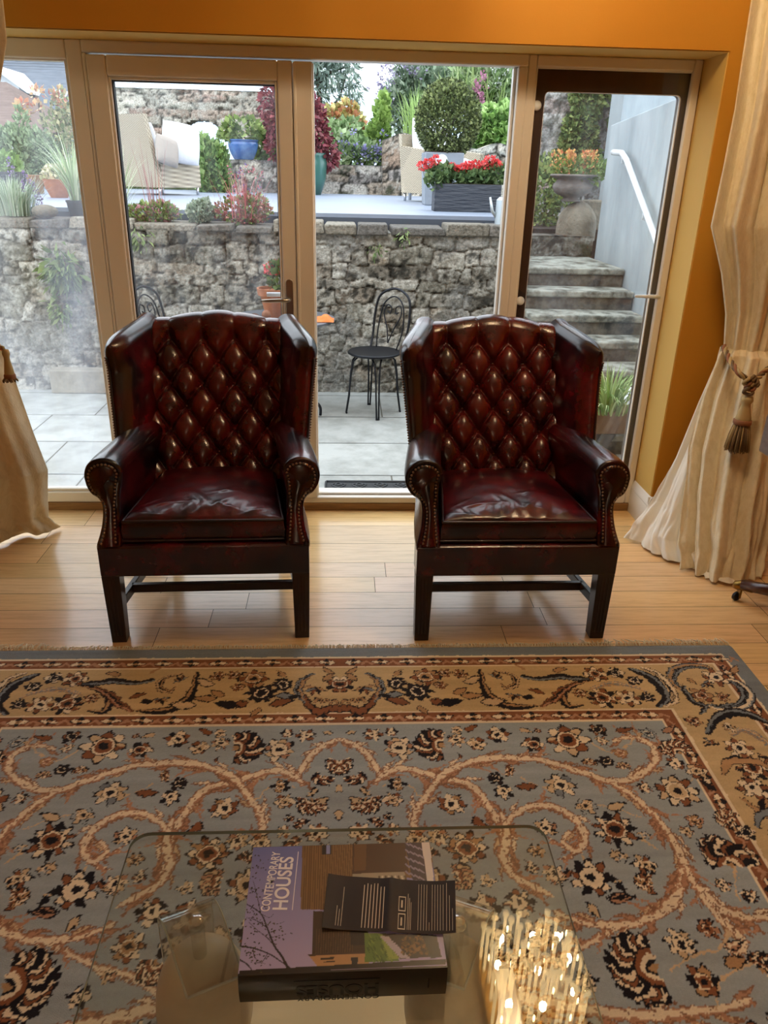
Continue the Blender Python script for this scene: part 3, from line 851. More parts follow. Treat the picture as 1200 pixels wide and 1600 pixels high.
F3(550, 463, 46, 7, [SAND, STEEL, CREAM]); L3(480, 470, PI * .9, 78, RUST, curve=.3); F3(210, 523, 42, 7, [RUST, TAN, CREAM]); F3(40, 460, 26, 5, [NAVY, TAN]); F3(630, 530, 32, 6, [FIELD, SAND])
L3(690, 535, -.1, 80, SAND, curve=.3); F3(915, 482, 64, 9, [CREAM, RUST, SAND]); F3(975, 420, 32, 6, mix); L3(1030, 485, PI / 2, 60, NAVY, curve=.5); F3(970, 577, 26, 5, [TERRA, TAN])
A3(1065, 565, 40, PI * .75, mix); F3(1130, 612, 30, 6, [CREAM, NAVY]); F3(720, 602, 68, 11, [NAVY, CREAM, RUST], ragged=.2); L3(275, 560, -1.2, 70, RUST, curve=.4); F3(14, 562, 16, 5, [RUST, NAVY]); F3(812, 622, 18, 5, [SAND, FIELD])
A3(-55, 525, 46, -PI / 2, [CREAM, RUST]); L3(-140, 540, -PI / 2, 50, SAND); L3(-105, 500, -.8, 55, SAND); L3(-75, 470, -.9, 55, SAND); F3(-35, 305, 28, 6, [RUST, CREAM]); L3(-150, 300, PI / 2, 30, TERRA); L3(-120, 300, .2, 45, SAND)
A3(1030, 650, 50, PI * .5, [NAVY, RUST, CREAM]); L3(230, 365, -PI / 3, 26, RUST); L3(250, 290, .2, 60, RUST, curve=.3); F3(225, 292, 18, 5, [CREAM, SAND]); F3(480, 292, 12, 4, [RUST, RUST])
F5(535, 232, 82, 9, [NAVY, RUST, CREAM], ragged=.25); F5(735, 182, 42, 6, mix); L5(630, 240, -PI / 2 + .2, 60, NAVY); L5(590, 312, .05, 100, TERRA, mid=NAVY); L5(515, 325, -1.1, 70, SAND); L5(430, 225, .3, 40, RUST)
A5(1040, 145, 86, PI * .5, [NAVY, RUST, CREAM], n=9); F5(970, 425, 42, 6, [TERRA, RUST], ink=INK); F5(868, 480, 56, 7, [CREAM, SAND, CREAM]); A5(700, 572, 132, PI, [CREAM, NAVY, CREAM, RUST], n=15)
F5(955, 618, 60, 6, [NAVY, TAN, RUST]); L5(1025, 560, .2, 90, TAN); L5(1035, 500, .4, 80, TERRA, mid=CREAM); A5(1190, 560, 60, PI * .2, [RUST, NAVY, CREAM])
F5(640, 150, 34, 6, [SAND, FIELD]); L5(600, 150, .1, 60, SAND, curve=.3); F5(70, 122, 78, 10, [CREAM, TAN, RUST], ragged=.2); F5(150, 245, 28, 5, [CREAM, SAND]); F5(330, 130, 30, 6, [SAND, TAN])
F5(130, 350, 70, 8, [NAVY, RUST, CREAM], ragged=.2); F5(345, 450, 60, 8, [CREAM, RUST, TAN]); A5(250, 545, 66, -PI / 2, [CREAM, RUST]); F5(515, 620, 40, 6, [NAVY, CREAM]); F5(60, 520, 46, 7, [RUST, CREAM]); F5(420, 560, 26, 5, [TERRA, SAND])
A5(-250, 200, 90, -PI / 2, [CREAM, RUST, NAVY]); F5(-120, 90, 40, 6, mix); F5(-330, 60, 44, 7, [RUST, CREAM]); F5(-100, 420, 60, 8, [NAVY, CREAM, RUST])
def empty_spot(x, y, k, ground):
    j, i_ = int((y - RYB) / RES), int((x - RCX) / RES)
    w_ = ra.I[max(0, j - k):j + k + 1, max(0, i_ - k):i_ + k + 1].reshape(-1, 3)
    return len(w_) > 0 and (np.abs(w_ - ground).max(1) > .01).mean() < .04
for rad, k, tries in ((.056, 14, 400), (.044, 11, 900), (.034, 8, 1400), (.024, 6, 900)):
    for i in range(tries):
        x, y = rgr.uniform(RCX + .01, 1.02), rgr.uniform(.66, 1.88)
        if not empty_spot(x, y, k, FIELD): continue
        if i % 3 == 0: ra.palm(x, y, rad * .85, rgr.uniform(0, 6.28), [[CREAM, RUST, NAVY], [SAND, TERRA], [CREAM, TAN, RUST]][i % 9 // 3], n=9)
        else: ra.flower(x, y, rad, int(rgr.integers(6, 10)), [[CREAM, RUST, SAND], [RUST, NAVY, CREAM], [NAVY, CREAM], [SAND, TERRA, CREAM]][i % 4], rgr.uniform(0, 1), .22)
for i in range(520):                                                # scattered buds
    x, y = rgr.uniform(RCX, 1.0), rgr.uniform(.65, 1.88)
    j, i_ = int((y - RYB) / RES), int((x - RCX) / RES)
    win_ = ra.I[max(0, j - 8):j + 9, max(0, i_ - 8):i_ + 9].reshape(-1, 3)
    if np.abs(win_ - FIELD).max() < .01: (ra.flower(x, y, rgr.uniform(.016, .028), int(rgr.integers(4, 7)), [[CREAM, RUST], [SAND, TAN], [NAVY, RUST], [TERRA, SAND]][i % 4]) if i % 2 else
                                            [ra.leaf(x, y, a0_, rgr.uniform(.025, .045), .008, c_, RUSTD if k_ else NAVY, rgr.uniform(-.5, .5), jag=.3) for k_, (a0_, c_) in enumerate(((rgr.uniform(0, 6.28), [TERRA, CREAM, SAND][i % 3]), (rgr.uniform(0, 6.28), [SAND, RUST, CREAM][i % 3])))])
# main border
def comma(P, w, c1, c2, ink=NAVY):
    P = np.array(catmull([P2(600 + x / 2, 1000 + y / 2) for x, y in P], 10)); n = len(P); t = np.linspace(0, 1, n); ww = w * np.sin(PI * np.clip(t * .85 + .1, 0, 1)) ** .8
    T = np.gradient(P, axis=0); T /= np.linalg.norm(T, axis=1, keepdims=True) + 1e-9; N = np.c_[-T[:, 1], T[:, 0]]
    ra.stroke(P, ww, ink); ra.stroke(P, ww * .8, c1); ra.stroke(P + N * w * .28, ww * .32, c2); ra.stroke(P - N * w * .3, ww * .13, ink); ra.stroke(P, ww * .1, ink)
def zig(P, c, w):
    P = catmull([P2(600 + x / 2, 1000 + y / 2) for x, y in P], 8)
    Q = [np.array(p) + np.array([0, (.010 if i % 4 < 2 else -.010)]) for i, p in enumerate(P)]
    ra.stroke(Q, w, NAVY); ra.stroke(Q, w * .55, c)
zig([(-150, 226), (-110, 222), (-70, 232), (-40, 205), (-30, 190)], RUST, .011); zig([(-150, 205), (-100, 200), (-60, 195)], TAN, .005)
comma([(-30, 200), (-10, 165), (-25, 130), (-60, 112)], .016, STEEL, TAN)
ra.flower(RCX, RYT - .222, .052, 8, [NAVY, RUST, CREAM, RUST], rot=PI / 8)
for k_ in (-1, 1): ra.leaf(RCX + .02, RYT - .165, k_ * .5, .06, .014, TAN, NAVY, k_ * .4)
F3(105, 170, 44, 9, [NAVY, INK], ink=NAVY); F3(130, 125, 44, 8, [RUST, TAN]); F3(190, 112, 22, 6, [TAN, RUST]); F3(175, 150, 20, 5, [TAN, RUST])
for x, y, a, L, c in ((60, 180, PI * .95, 90, STEEL), (80, 210, PI * .8, 100, RUST), (140, 195, -.5, 95, RUST), (170, 205, -.1, 100, NAVY), (30, 120, .6, 60, TAN), (110, 215, -1.3, 60, TAN), (20, 190, 2.4, 50, NAVY), (215, 175, .3, 70, TAN)):
    L3(x, y, a, L, c, curve=.25)
comma([(300, 105), (310, 150), (335, 190), (380, 215), (440, 218), (480, 212)], .018, NAVY, TAN)
comma([(345, 105), (400, 120), (412, 145), (385, 158), (365, 145)], .012, TAN, SAND); L3(245, 140, .2, 95, SAND, curve=.3); L3(240, 180, -.3, 95, TAN, curve=.3); L3(300, 205, .1, 110, SAND)
comma([(660, 130), (600, 128), (545, 122), (480, 130), (430, 122)], .016, NAVY, STEEL); comma([(640, 135), (585, 150), (555, 180), (575, 215), (620, 212)], .016, NAVY, TAN); comma([(600, 140), (560, 165), (525, 195), (490, 215)], .017, RUST, TERRA)
L3(500, 175, PI * .85, 70, RUST); L3(470, 190, 2.9, 60, NAVY); L3(520, 105, .2, 75, TAN)
F3(660, 115, 36, 8, [CREAM, RUST]); F3(722, 110, 26, 6, [CREAM, NAVY]); F3(682, 190, 44, 10, [CREAM, NAVY, RUST]); F3(760, 190, 38, 8, [RUST, CREAM])
comma([(640, 165), (700, 145), (760, 150), (815, 170)], .011, TAN, SAND, ink=STEEL); comma([(770, 100), (820, 120), (860, 150), (880, 190), (850, 215)], .022, NAVY, STEEL); comma([(800, 95), (850, 112), (895, 160), (905, 200), (870, 215)], .016, SAND, CREAM)
comma([(930, 165), (900, 135), (905, 105), (950, 90), (1010, 95), (1030, 120)], .020, STEEL, TAN); comma([(1040, 130), (1095, 140), (1135, 175), (1120, 210), (1060, 222), (1010, 210)], .024, STEEL, CREAM)
F3(1035, 125, 40, 8, [RUST, CREAM]); F3(990, 182, 34, 6, [TAN, RUST]); comma([(930, 150), (960, 200), (1000, 215), (985, 240)], .012, NAVY, STEEL)
L3(945, 130, -1, 50, TAN); L3(1080, 110, .4, 70, TAN, curve=.4); F3(1055, 97, 14, 5, [RUST, NAVY])
comma([(1010, 300), (1040, 250), (1100, 235), (1160, 250), (1200, 270)], .022, NAVY, STEEL); comma([(1080, 305), (1120, 290), (1180, 320), (1210, 350)], .014, TAN, SAND, ink=STEEL)
F3(1107, 348, 42, 8, [RUST, CREAM]); F3(1150, 410, 50, 10, [CREAM, NAVY, RUST]); F3(1075, 282, 18, 5, [TAN, CREAM]); comma([(1120, 440), (1170, 470), (1190, 520), (1160, 560)], .018, NAVY, TAN); L3(1140, 480, -.6, 90, RUST, curve=.3)
for (y, k) in ((1.62, 0), (1.42, 1), (1.24, 2), (1.02, 0), (.82, 1)):      # down the side border
    x = RXR - .246
    ra.flower(x + (.03 if k else -.03), y, .05, 8, [[RUST, CREAM], [CREAM, NAVY, RUST], [NAVY, INK]][k])
    for s_ in (-1, 1):
        q = np.array(catmull([(x - s_ * .09, y + .06 * s_), (x - s_ * .05, y + .11 * s_), (x + s_ * .04, y + .1 * s_), (x + s_ * .085, y + .03 * s_)], 8))
        ra.stroke(q, .017 * np.sin(PI * np.linspace(.1, .95, len(q))), NAVY); ra.stroke(q, .012 * np.sin(PI * np.linspace(.1, .95, len(q))), STEEL if k else TAN)
for rad, k, tries in ((.042, 10, 700), (.030, 7, 1200)):
    for i in range(tries):
        if i % 3: x, y = rgr.uniform(RCX + .06, RXR - .17), RYT - rgr.uniform(.165, .33)
        else: x, y = RXR - rgr.uniform(.165, .33), rgr.uniform(.65, 1.95)
        if not empty_spot(x, y, k, CAMEL): continue
        if i % 2:
            ra.flower(x, y, rad, int(rgr.integers(6, 10)), [[RUST, CREAM], [NAVY, INK], [CREAM, NAVY, RUST], [TAN, RUST]][i % 4], rgr.uniform(0, 1), .2)
        else:
            a_ = rgr.uniform(0, 6.28)
            for m_ in range(5): ra.leaf(x, y, a_ + (m_ - 2) * .55, rad * (1.3 - .15 * abs(m_ - 2)), rad * .26, [NAVY, RUST, STEEL, TAN][(i // 2 + m_) % 4], INK, .3 * (m_ - 2) / 2, jag=.3)
for i in range(420):                                                # sprigs on the camel ground
    if i % 4: x, y = rgr.uniform(RCX, RXR - .14), RYT - rgr.uniform(.145, .35)
    else: x, y = RXR - rgr.uniform(.145, .35), rgr.uniform(.65, 1.95)
    j, i_ = int((y - RYB) / RES), int((x - RCX) / RES)
    win_ = ra.I[max(0, j - 6):j + 7, max(0, i_ - 6):i_ + 7].reshape(-1, 3)
    if len(win_) and np.abs(win_ - CAMEL).max() < .01: ra.leaf(x, y, rgr.uniform(0, 6.28), rgr.uniform(.03, .065), .0085, [RUST, TAN, NAVY, SAND, STEEL][i % 5], [INK, RUSTD, TAN][i % 3], rgr.uniform(-.8, .8), jag=.35)
# hand-knotted: edges wander a little
jx, jy = np.meshgrid(ra.X, ra.Y)
wxp = .011 * (fbm(jx * 42, jy * 42, 21, 2) - .5) + .010 * (fbm(jx * 120, jy * 120, 22, 2) - .5); wyp = .011 * (fbm(jx * 42, jy * 42, 23, 2) - .5) + .010 * (fbm(jx * 120, jy * 120, 24, 2) - .5)
calm = np.clip(np.minimum(np.abs(bdx - B[2]), np.minimum(np.abs(bdx - B[4]), np.minimum(np.abs(bdx - B[6]), np.abs(bdx - B[8])))) / .02, .18, 1)
ixx = np.clip(((jx + wxp * calm - ra.x0) / RES + .5).astype(int), 0, ra.nx - 1); iyy = np.clip(((jy + wyp * calm - ra.y0) / RES + .5).astype(int), 0, ra.ny - 1)
ra.I = ra.I[iyy, ixx]
# mirror, extend towards (and behind) the viewer by turning the same design round
full = np.concatenate([ra.I[:, :0:-1], ra.I], 1); X = np.concatenate([2 * RCX - ra.X[:0:-1], ra.X])
stp = np.concatenate([np.arange(-1.2, RYB, .0136)])
src = np.clip(((2 * RYB - stp - RYB) / RES).astype(int), 0, ra.ny - 1)
I2 = np.concatenate([full[src], full], 0); Y = np.concatenate([stp, ra.Y])
gx, gy = np.meshgrid(X, Y); ny_, nx_ = gx.shape
abr = (.82 + .36 * fbm(gx * 3, gy * 40, 9, 3))[..., None] * (.90 + .2 * fbm(gx * 260, gy * 300, 3, 2))[..., None]
I2 = I2 * abr
gz = .011 + .0012 * fbm(gx * 5, gy * 5, 2, 2) - .004 * np.clip(1 - (RXR - np.abs(gx - RCX) - RCX) / .02, 0, 1) - .004 * np.clip(1 - (RYT - gy) / .02, 0, 1)
jj, ii = np.meshgrid(np.arange(ny_ - 1), np.arange(nx_ - 1), indexing='ij'); a = (jj * nx_ + ii).ravel()
mat('wool', attr=True, rough=.95, bump=(420, .5, .004), spec=.15, sheen=.1)
rug = np_mesh('rug', np.c_[gx.ravel(), gy.ravel(), gz.ravel()], np.c_[a, a + 1, a + 1 + nx_, a + nx_], 'wool', I2.reshape(-1, 3))
tag(rug, 'large wool rug with grey-blue floral field and camel border on the oak floor', 'rug')
frs = MB(); rgf = random.Random(5)
frs.box(2 * RCX - RXR, RXR, -1.2, RYT - .004, .0003, .004)
frs.build('backing', mat('backing', '#8a7c68', .9), rug)
frm = MB(); x = 2 * RCX - RXR + .01
while x < RXR - .005:
    L = rgf.uniform(.018, .034); dx = rgf.uniform(-.012, .012)
    if x > RXR - .55 or x < -1.05: L *= 1.6; dx += rgf.uniform(-.03, .03)
    p = [(x, RYT - .004, .008), (x + dx * .3, RYT + L * .4, .010 + rgf.uniform(0, .006)), (x + dx, RYT + L, .003)]
    frm.tube(p, [.0018, .0022, .0012], 4); x += rgf.uniform(.0045, .007)
frm.build('fringe', mat('fringe', '#ddd2b8', .95), rug, smooth=True)

# ================================================================== GLASS COFFEE TABLE AND WHAT LIES ON IT
TZ = .42
thin_glass('table_glass', tint=(.93, .95, .925), base=.045)
thin_glass('acrylic', tint=(.95, .955, .945), base=.20)
mat('edge_glint', '#e8ece8', .25, coat=.5, trans=.5)  # whitish tone puts the bright edge glints into the colour
mat('glass_edge', '#66736a', .12, coat=.5)
mat('travertine', '#d6ccb8', .42, noise=(5, '#c4b8a0', .4, .68), stretch=(1, 1, 3), bump=(30, .1, .003), coat=.1)
mat('cream_gloss', '#efe4c6', .16, coat=.4)
tl_, tr_ = fl(205, 1305, TZ), fl(830, 1285, TZ)
tx0, tx1, ty1 = tl_[0] + .003, tr_[0] + .022, (tl_[1] + tr_[1]) / 2
ty0 = ty1 - .78
table = thing('coffee_table', 'square glass coffee table on cream pedestals standing on the rug', 'table', ((tx0 + tx1) / 2, (ty0 + ty1) / 2, .012))
tcx, tcy = table.location.x, table.location.y
def rr2(x0, x1, y0, y1, r, n=8):
    return [(cx + r * math.cos(a), cy + r * math.sin(a)) for cx, cy, a0 in ((x1 - r, y1 - r, 0), (x0 + r, y1 - r, 90), (x0 + r, y0 + r, 180), (x1 - r, y0 + r, 270)) for a in np.radians(np.linspace(a0, a0 + 90, n))]
top_poly = rr2(tx0 - tcx, tx1 - tcx, ty0 - tcy, ty1 - tcy, .034)
z1 = TZ - .012
tg = MB(); n = len(top_poly)
tg.poly([(x, y, z1) for x, y in top_poly]).poly([(x, y, z1 - .008) for x, y in reversed(top_poly)])
gtop = tg.build('glass_top', 'table_glass', table, recalc=False)
eg = MB()
sc_ = lambda k: [(x * k, y * k) for x, y in top_poly]
for i in range(n):
    j = (i + 1) % n; a, b_ = top_poly[i], top_poly[j]
    eg.quad((*a, z1 - .008), (*b_, z1 - .008), (*b_, z1), (*a, z1))
eg.build('polished_edge', 'glass_edge', gtop, recalc=False)
s0, s1 = fl(262, 1527, .05), fl(803, 1515, .05)
slab = MB(); sy1 = s0[1] - tcy
slab.box(s0[0] - tcx, s1[0] - tcx, -(sy1), sy1, .0, .038)
slab.build('base_slab', 'cream_gloss', table, bevel=.006)
gp = fl(320, 1533, .25); gq = fl(705, 1532, .25)
fz = .040
for k, (px, xs) in enumerate(((gp, 1), (gq, -1))):
    for ysg in (1, -1):
        cx_, cy_ = px[0] - tcx, (px[1] - .012 - tcy) * ysg
        prof = [(.040, fz), (.046, fz + .012), (.060, .085), (.076, .13), (.084, .18), (.084, .22), (.078, .26), (.064, .295), (.042, .318), (.0, .326)]
        pd = MB().lathe([(r_, z_) for r_, z_ in catmull(prof, 4)], 40, (cx_, cy_, 0)).build('pedestal', 'travertine', table, smooth=True, auto=60)
        MB().lathe([(.062, .041), (.066, .043), (.066, .058), (.062, .062), (.05, .062), (.05, .041)], 36, (cx_, cy_, 0)).build('foot_ring', 'acrylic', pd, smooth=True, auto=40)
        MB().lathe([(.012, .326), (.012, z1 - .011), (.015, z1 - .0105)], 20, (cx_, cy_, 0)).build('stem', 'acrylic', pd, smooth=True, auto=40)
        MB().lathe([(.0, z1 + .006), (.008, z1 + .0055), (.0125, z1 + .002), (.0125, z1 + .0003), (0, z1 + .0003)], 20, (cx_, cy_, 0)).build('cap', 'acrylic', pd, smooth=True, auto=40)
        # bent acrylic strap that carries the glass, going round the outside of the pedestal
        bw = Vector((.087, .036, 0)); bw = Vector((bw.x * xs, bw.y * ysg, 0))
        o_ = Vector((-.305 if xs > 0 else .262, (.925 - tcy) * ysg, 0)); o_.x -= tcx
        if xs < 0: o_.x = (gq[0] - tcx) + ((gp[0] - tcx) - (-.305 - tcx))
        dn = Vector((.062 * xs, -.105 * ysg, 0)); dh = dn.normalized(); rb_ = .036
        prof_ = [dh * -rb_ * .9 + Vector((0, 0, -.21)), dh * -rb_ + Vector((0, 0, -.12)), dh * -rb_ + Vector((0, 0, -.05))]
        prof_ += [dh * (-rb_ * math.cos(a)) + Vector((0, 0, -rb_ + rb_ * math.sin(a))) for a in np.radians((0, 25, 50, 75, 100, 122))]
        e0_ = prof_[-1]; prof_ += [e0_ + dh * (.028 * k) + Vector((0, 0, -.019 * k)) for k in (1, 2, 3)]
        cur = catmull([tuple(v) for v in prof_], 5); ztop_ = z1 - .0105
        A_ = [Vector(c) + o_ + Vector((0, 0, ztop_)) for c in cur]
        st = MB(); th = .005
        loops = []
        for i, v in enumerate(A_):
            t_ = (A_[min(i + 1, len(A_) - 1)] - A_[max(i - 1, 0)]).normalized(); nn = t_.cross(bw.normalized()).normalized() * th
            if nn.z > 0: nn = -nn
            loops.append([v, v + bw, v + bw + nn, v + nn])
        st.loft(loops)
        sto = st.build('strap', 'acrylic', pd, smooth=True, auto=60)
        for e0, e1 in ((0, 3), (1, 2)):
            se = MB(); ee = [(L[e0] + L[e1]) / 2 for L in loops]; se.tube([tuple(v) for v in ee], [.0008 + .0014 * (k / len(ee)) for k in range(len(ee))], 6); se.build('strap_edge', 'edge_glint', sto, smooth=True)
        for L in (loops[-1],): MB().tube([tuple((L[0] + L[3]) / 2), tuple((L[1] + L[2]) / 2)], .0026, 6).build('strap_edge', 'edge_glint', sto, smooth=True)
# book
bk_ = thing('book', 'thick hardback about houses with lilac cover lying on the glass table', 'book', (0, 0, TZ + .0005))
bz = .060
c_ = [fl(393, 1322, TZ + bz), fl(678, 1312, TZ + bz), fl(694, 1498, TZ + bz), fl(372, 1512, TZ + bz)]
bx0, bx1, by0, by1 = -.158, .157, .782, 1.018
bcx, bcy = (bx0 + bx1) / 2, (by0 + by1) / 2; bk_.location = (bcx, bcy, TZ + .0005); bk_.rotation_euler = (0, 0, R(.6))
bw2, bh2 = (bx1 - bx0) / 2, (by1 - by0) / 2
MB().box(-bw2 + .005, bw2 - .006, -bh2 + .006, bh2 - .005, .004, bz - .004).build('pages', mat('paper_edge', '#e4ded0', .8, noise=(60, '#c9c2b2', .4, .6), stretch=(1, 1, 30)), bk_)
mat('jacket_dark', '#241a10', .3, coat=.2); mat('ink_dark', '#0c0907', .4); mat('print_white', '#f2eef2', .5)
MB().box(-bw2, bw2, -bh2, bh2, 0, .0035).build('back_board', 'jacket_dark', bk_, bevel=.001)
sp = MB(); cc = [(-bh2 - .003 + .0 - .004 * math.sin(PI * i / 10), bz * i / 10) for i in range(11)]
sp.loft([[(-bw2, y, z) for y, z in cc] + [(-bw2, -bh2 + .004, bz), (-bw2, -bh2 + .004, 0)], [(bw2, y, z) for y, z in cc] + [(bw2, -bh2 + .004, bz), (bw2, -bh2 + .004, 0)]])
spn = sp.build('spine', 'jacket_dark', bk_, auto=40)
spn['label'] = 'dark spine with the title printed in black'
CR_ = .0011
cv = Raster(-bw2, -bh2, 2 * bw2, 2 * bh2, CR_)
def CB(x, y):   # crop of the cover (1200x947 at 360,1300) -> cover coordinates
    u = fl(360 + x * 380 / 1200, 1300 + y * 300 / 947, TZ + bz); return (u[0] - bcx, u[1] - bcy)
sky_t, sky_b = np.array(hx('#6d76b4')), np.array(hx('#b3a8d0'))
gXc, gYc = np.meshgrid(cv.X, cv.Y)
tt = np.clip((gYc + bh2) / (2 * bh2), 0, 1)[..., None]; cv.I[:] = sky_b * (1 - tt) + sky_t * tt
H = lambda h: np.array(hx(h))
def cpoly(L, c): cv.poly([CB(*p) for p in L], H(c))
cpoly([(360, 40), (1000, 30), (1000, 240), (620, 210), (610, 390), (345, 380)], '#7a5c38')
for k in range(46):
    x = 356 + k * 5.6; cv.stroke([CB(x + 12, 52), CB(x - 4, 382)], .0005, H('#5b4428' if k % 2 else '#8a6c45'))
cpoly([(455, 52), (503, 52), (500, 112), (455, 112)], '#1c1a1a'); cpoly([(477, 56), (496, 56), (494, 108), (476, 108)], '#8f97c8')
cpoly([(605, 50), (865, 45), (880, 200), (605, 208)], '#4c3826'); cpoly([(615, 60), (675, 60), (670, 190), (612, 195)], '#6a4e30'); cpoly([(605, 208), (860, 200), (870, 240), (605, 246)], '#a39a86')
for k in range(9): cv.stroke([CB(735 + k * 16, 222), CB(742 + k * 16, 246)], .0016, H('#cfc8b8' if k % 2 else '#5e5344'))
cpoly([(860, 42), (950, 42), (978, 250), (900, 240)], '#3d3440')
for k in range(20): cv.stroke([CB(868 + (k % 4) * 22, 55 + k * 9), CB(884 + (k % 4) * 24, 70 + k * 9)], .0015, H('#8d86a0'))
cpoly([(945, 40), (985, 40), (1005, 250), (972, 250)], '#dcd5d2')
cpoly([(410, 390), (600, 400), (680, 500), (680, 590), (400, 605)], '#3f2e1e')
for k in range(16): cv.stroke([CB(425 + k * 12, 480), CB(418 + k * 12, 600)], .0007, H('#5a442c'))
cpoly([(590, 480), (660, 480), (670, 560), (590, 560)], '#241c16')
cpoly([(383, 608), (690, 596), (680, 650), (425, 662)], '#b88f62'); cpoly([(378, 603), (690, 590), (690, 600), (384, 612)], '#4a3626')
cpoly([(440, 622), (510, 617), (506, 628), (442, 630)], '#3a2b20'); cpoly([(455, 640), (515, 636), (512, 644), (457, 646)], '#3a2b20'); cpoly([(590, 622), (628, 620), (624, 652), (596, 654)], '#1e2026')
cpoly([(660, 500), (770, 505), (830, 640), (660, 645)], '#5e7d34'); cpoly([(735, 510), (780, 510), (850, 625), (780, 635)], '#8fa24c')
for k in range(60):
    a_, b__ = random.Random(k).uniform(670, 800), random.Random(k + 99).uniform(505, 640); cv.stroke([CB(a_, b__), CB(a_ + 8, b__ + 14)], .0009, H('#466025' if k % 2 else '#7a9440'))
cpoly([(745, 505), (960, 510), (1010, 620), (835, 632)], '#3a3026')
for k in range(11): cv.stroke([CB(742 + k * 9, 520 + k * 10), CB(778 + k * 10, 524 + k * 10)], .0016, H('#b9b2c0'))
for k in range(130):
    q = random.Random(k + 7); cv.stroke([CB(*[q.uniform(840, 975), q.uniform(515, 610)])] * 2, .0022, H(q.choice(['#7a5a34', '#5a4a2c', '#8a6a44', '#2c2418'])))
cpoly([(940, 510), (1015, 515), (1040, 625), (985, 628)], '#22201c')
cpoly([(40, 680), (425, 662), (1060, 632), (1060, 660), (40, 700)], '#1e1510')
TREE = H('#241c1c')
for P, w in (([(280, 670), (250, 610), (215, 560), (180, 470), (150, 400), (85, 355)], 12), ([(150, 400), (130, 300), (115, 240)], 4), ([(180, 470), (120, 430), (80, 420)], 5), ([(215, 560), (180, 520), (130, 480), (90, 440)], 5), ([(40, 560), (110, 570), (190, 600), (250, 640), (290, 668)], 9),
             ([(110, 570), (120, 620), (170, 650)], 5), ([(40, 625), (80, 650), (110, 690)], 8), ([(180, 600), (150, 640), (100, 640)], 4), ([(150, 400), (190, 420), (215, 400)], 3), ([(130, 300), (100, 280), (90, 260)], 3), ([(205, 450), (240, 450), (265, 440)], 3), ([(190, 520), (240, 510), (280, 500)], 3), ([(85, 355), (70, 330), (90, 300)], 3)):
    q = [CB(*p) for p in catmull(P, 6)]; cv.stroke(q, np.linspace(w * .00016, w * .00007, len(q)), TREE)
for k in range(150):
    q = random.Random(k + 300); cx1, cy1 = q.choice([(110, 250), (140, 160), (90, 400), (200, 450), (120, 480), (240, 500), (110, 590), (80, 560), (160, 640), (150, 330)])
    p = CB(cx1 + q.gauss(0, 26), cy1 + q.gauss(0, 26)); cv.stroke([p, (p[0] + q.uniform(-.002, .002), p[1] + q.uniform(-.002, .002))], .0009, H(q.choice(['#3a3320', '#4d4a2a', '#2a2420'])))
vg = np.c_[gXc.ravel(), gYc.ravel(), np.full(gXc.size, bz + .0002)]
jj, ii = np.meshgrid(np.arange(cv.ny - 1), np.arange(cv.nx - 1), indexing='ij'); a = (jj * cv.nx + ii).ravel()
cover = np_mesh('cover', vg, np.c_[a, a + 1, a + 1 + cv.nx, a + cv.nx], mat('jacket', attr=True, rough=.28, coat=.3), cv.I.reshape(-1, 3), bk_)
cover['label'] = 'lilac cover picture of a timber house beside a bare tree'
MB().box(-bw2, bw2, -bh2, bh2, bz - .0035, bz).build('front_board', 'jacket_dark', bk_)
p = CB(190, 392); q = CB(215, 100); text('title', 'CONTEMPORARY', .0205, 'print_white', cover, (p[0], p[1], bz + .0004), (0, 0, PI / 2 - .09), .0002, sx=(q[1] - p[1]) / .163, bold=.0002)
p = CB(277, 388); q = CB(300, 95); text('title', 'HOUSES', .0335, 'print_white', cover, (p[0], p[1], bz + .0004), (0, 0, PI / 2 - .055), .0002, sx=(q[1] - p[1]) / .137, bold=.0006)
p, q = CB(305, 385), CB(322, 97); MB().box(-.0006, .0006, 0, (q[1] - p[1]), 0, .0003).build('lettering', 'print_white', cover, loc=(p[0], p[1], bz + .0003), rot=(0, 0, -.04))
ry = (PI / 2 + .0, 0, PI)
text('title', 'HOUSES', .030, 'ink_dark', spn, (.055, -bh2 - .0074, bz * .60), (PI / 2, PI, 0), .0003, sx=1.15, bold=.0008)
text('title', 'CONTEMPORARY', .0125, 'ink_dark', spn, (.055, -bh2 - .006, bz * .17), (PI / 2, PI, 0), .0003, sx=1.25)
MB().box(-.075, .055, -bh2 - .0066, -bh2 - .005, bz * .76, bz * .76 + .0012).build('rule', 'ink_dark', spn)
mk = MB()
for k in range(7): mk.box(.128, .1305, -bh2 - .0074, -bh2 - .005, bz * .36 + k * .003, bz * .36 + k * .003 + .0018)
mk.build('lettering', 'ink_dark', spn)
# leaflet
mat('leaflet_brown', '#22150e', .5, noise=(6, '#2e1d13', .4, .7), spec=.25); mat('print_cream', '#d9cbb4', .6)
lz = TZ + bz + .0016
LP = [fl(513, 1368, lz), fl(711, 1380, lz), fl(712, 1462, lz), fl(503, 1452, lz)]
lf = thing('leaflet', 'dark brown folded leaflet with pale print lying across the book', 'leaflet', ((LP[0][0] + LP[2][0]) / 2, (LP[0][1] + LP[2][1]) / 2, lz))
lo = np.array([lf.location.x, lf.location.y, lz])
def LQ(u, v, dz=0):   # u 0..1 along, v 0..1 from near to far
    A = LP[3] * (1 - u) + LP[2] * u; B_ = LP[0] * (1 - u) + LP[1] * u; P = A * (1 - v) + B_ * v
    f = .5; P = P.copy(); P[2] = lz + .0012 + dz + (.010 * max(0, 1 - abs(u - f) / .08) * .35 + .006 * max(0, (u - .72) / .28) ** 2 + .004 * max(0, (.2 - u) / .2) ** 2)
    return tuple(P - lo)
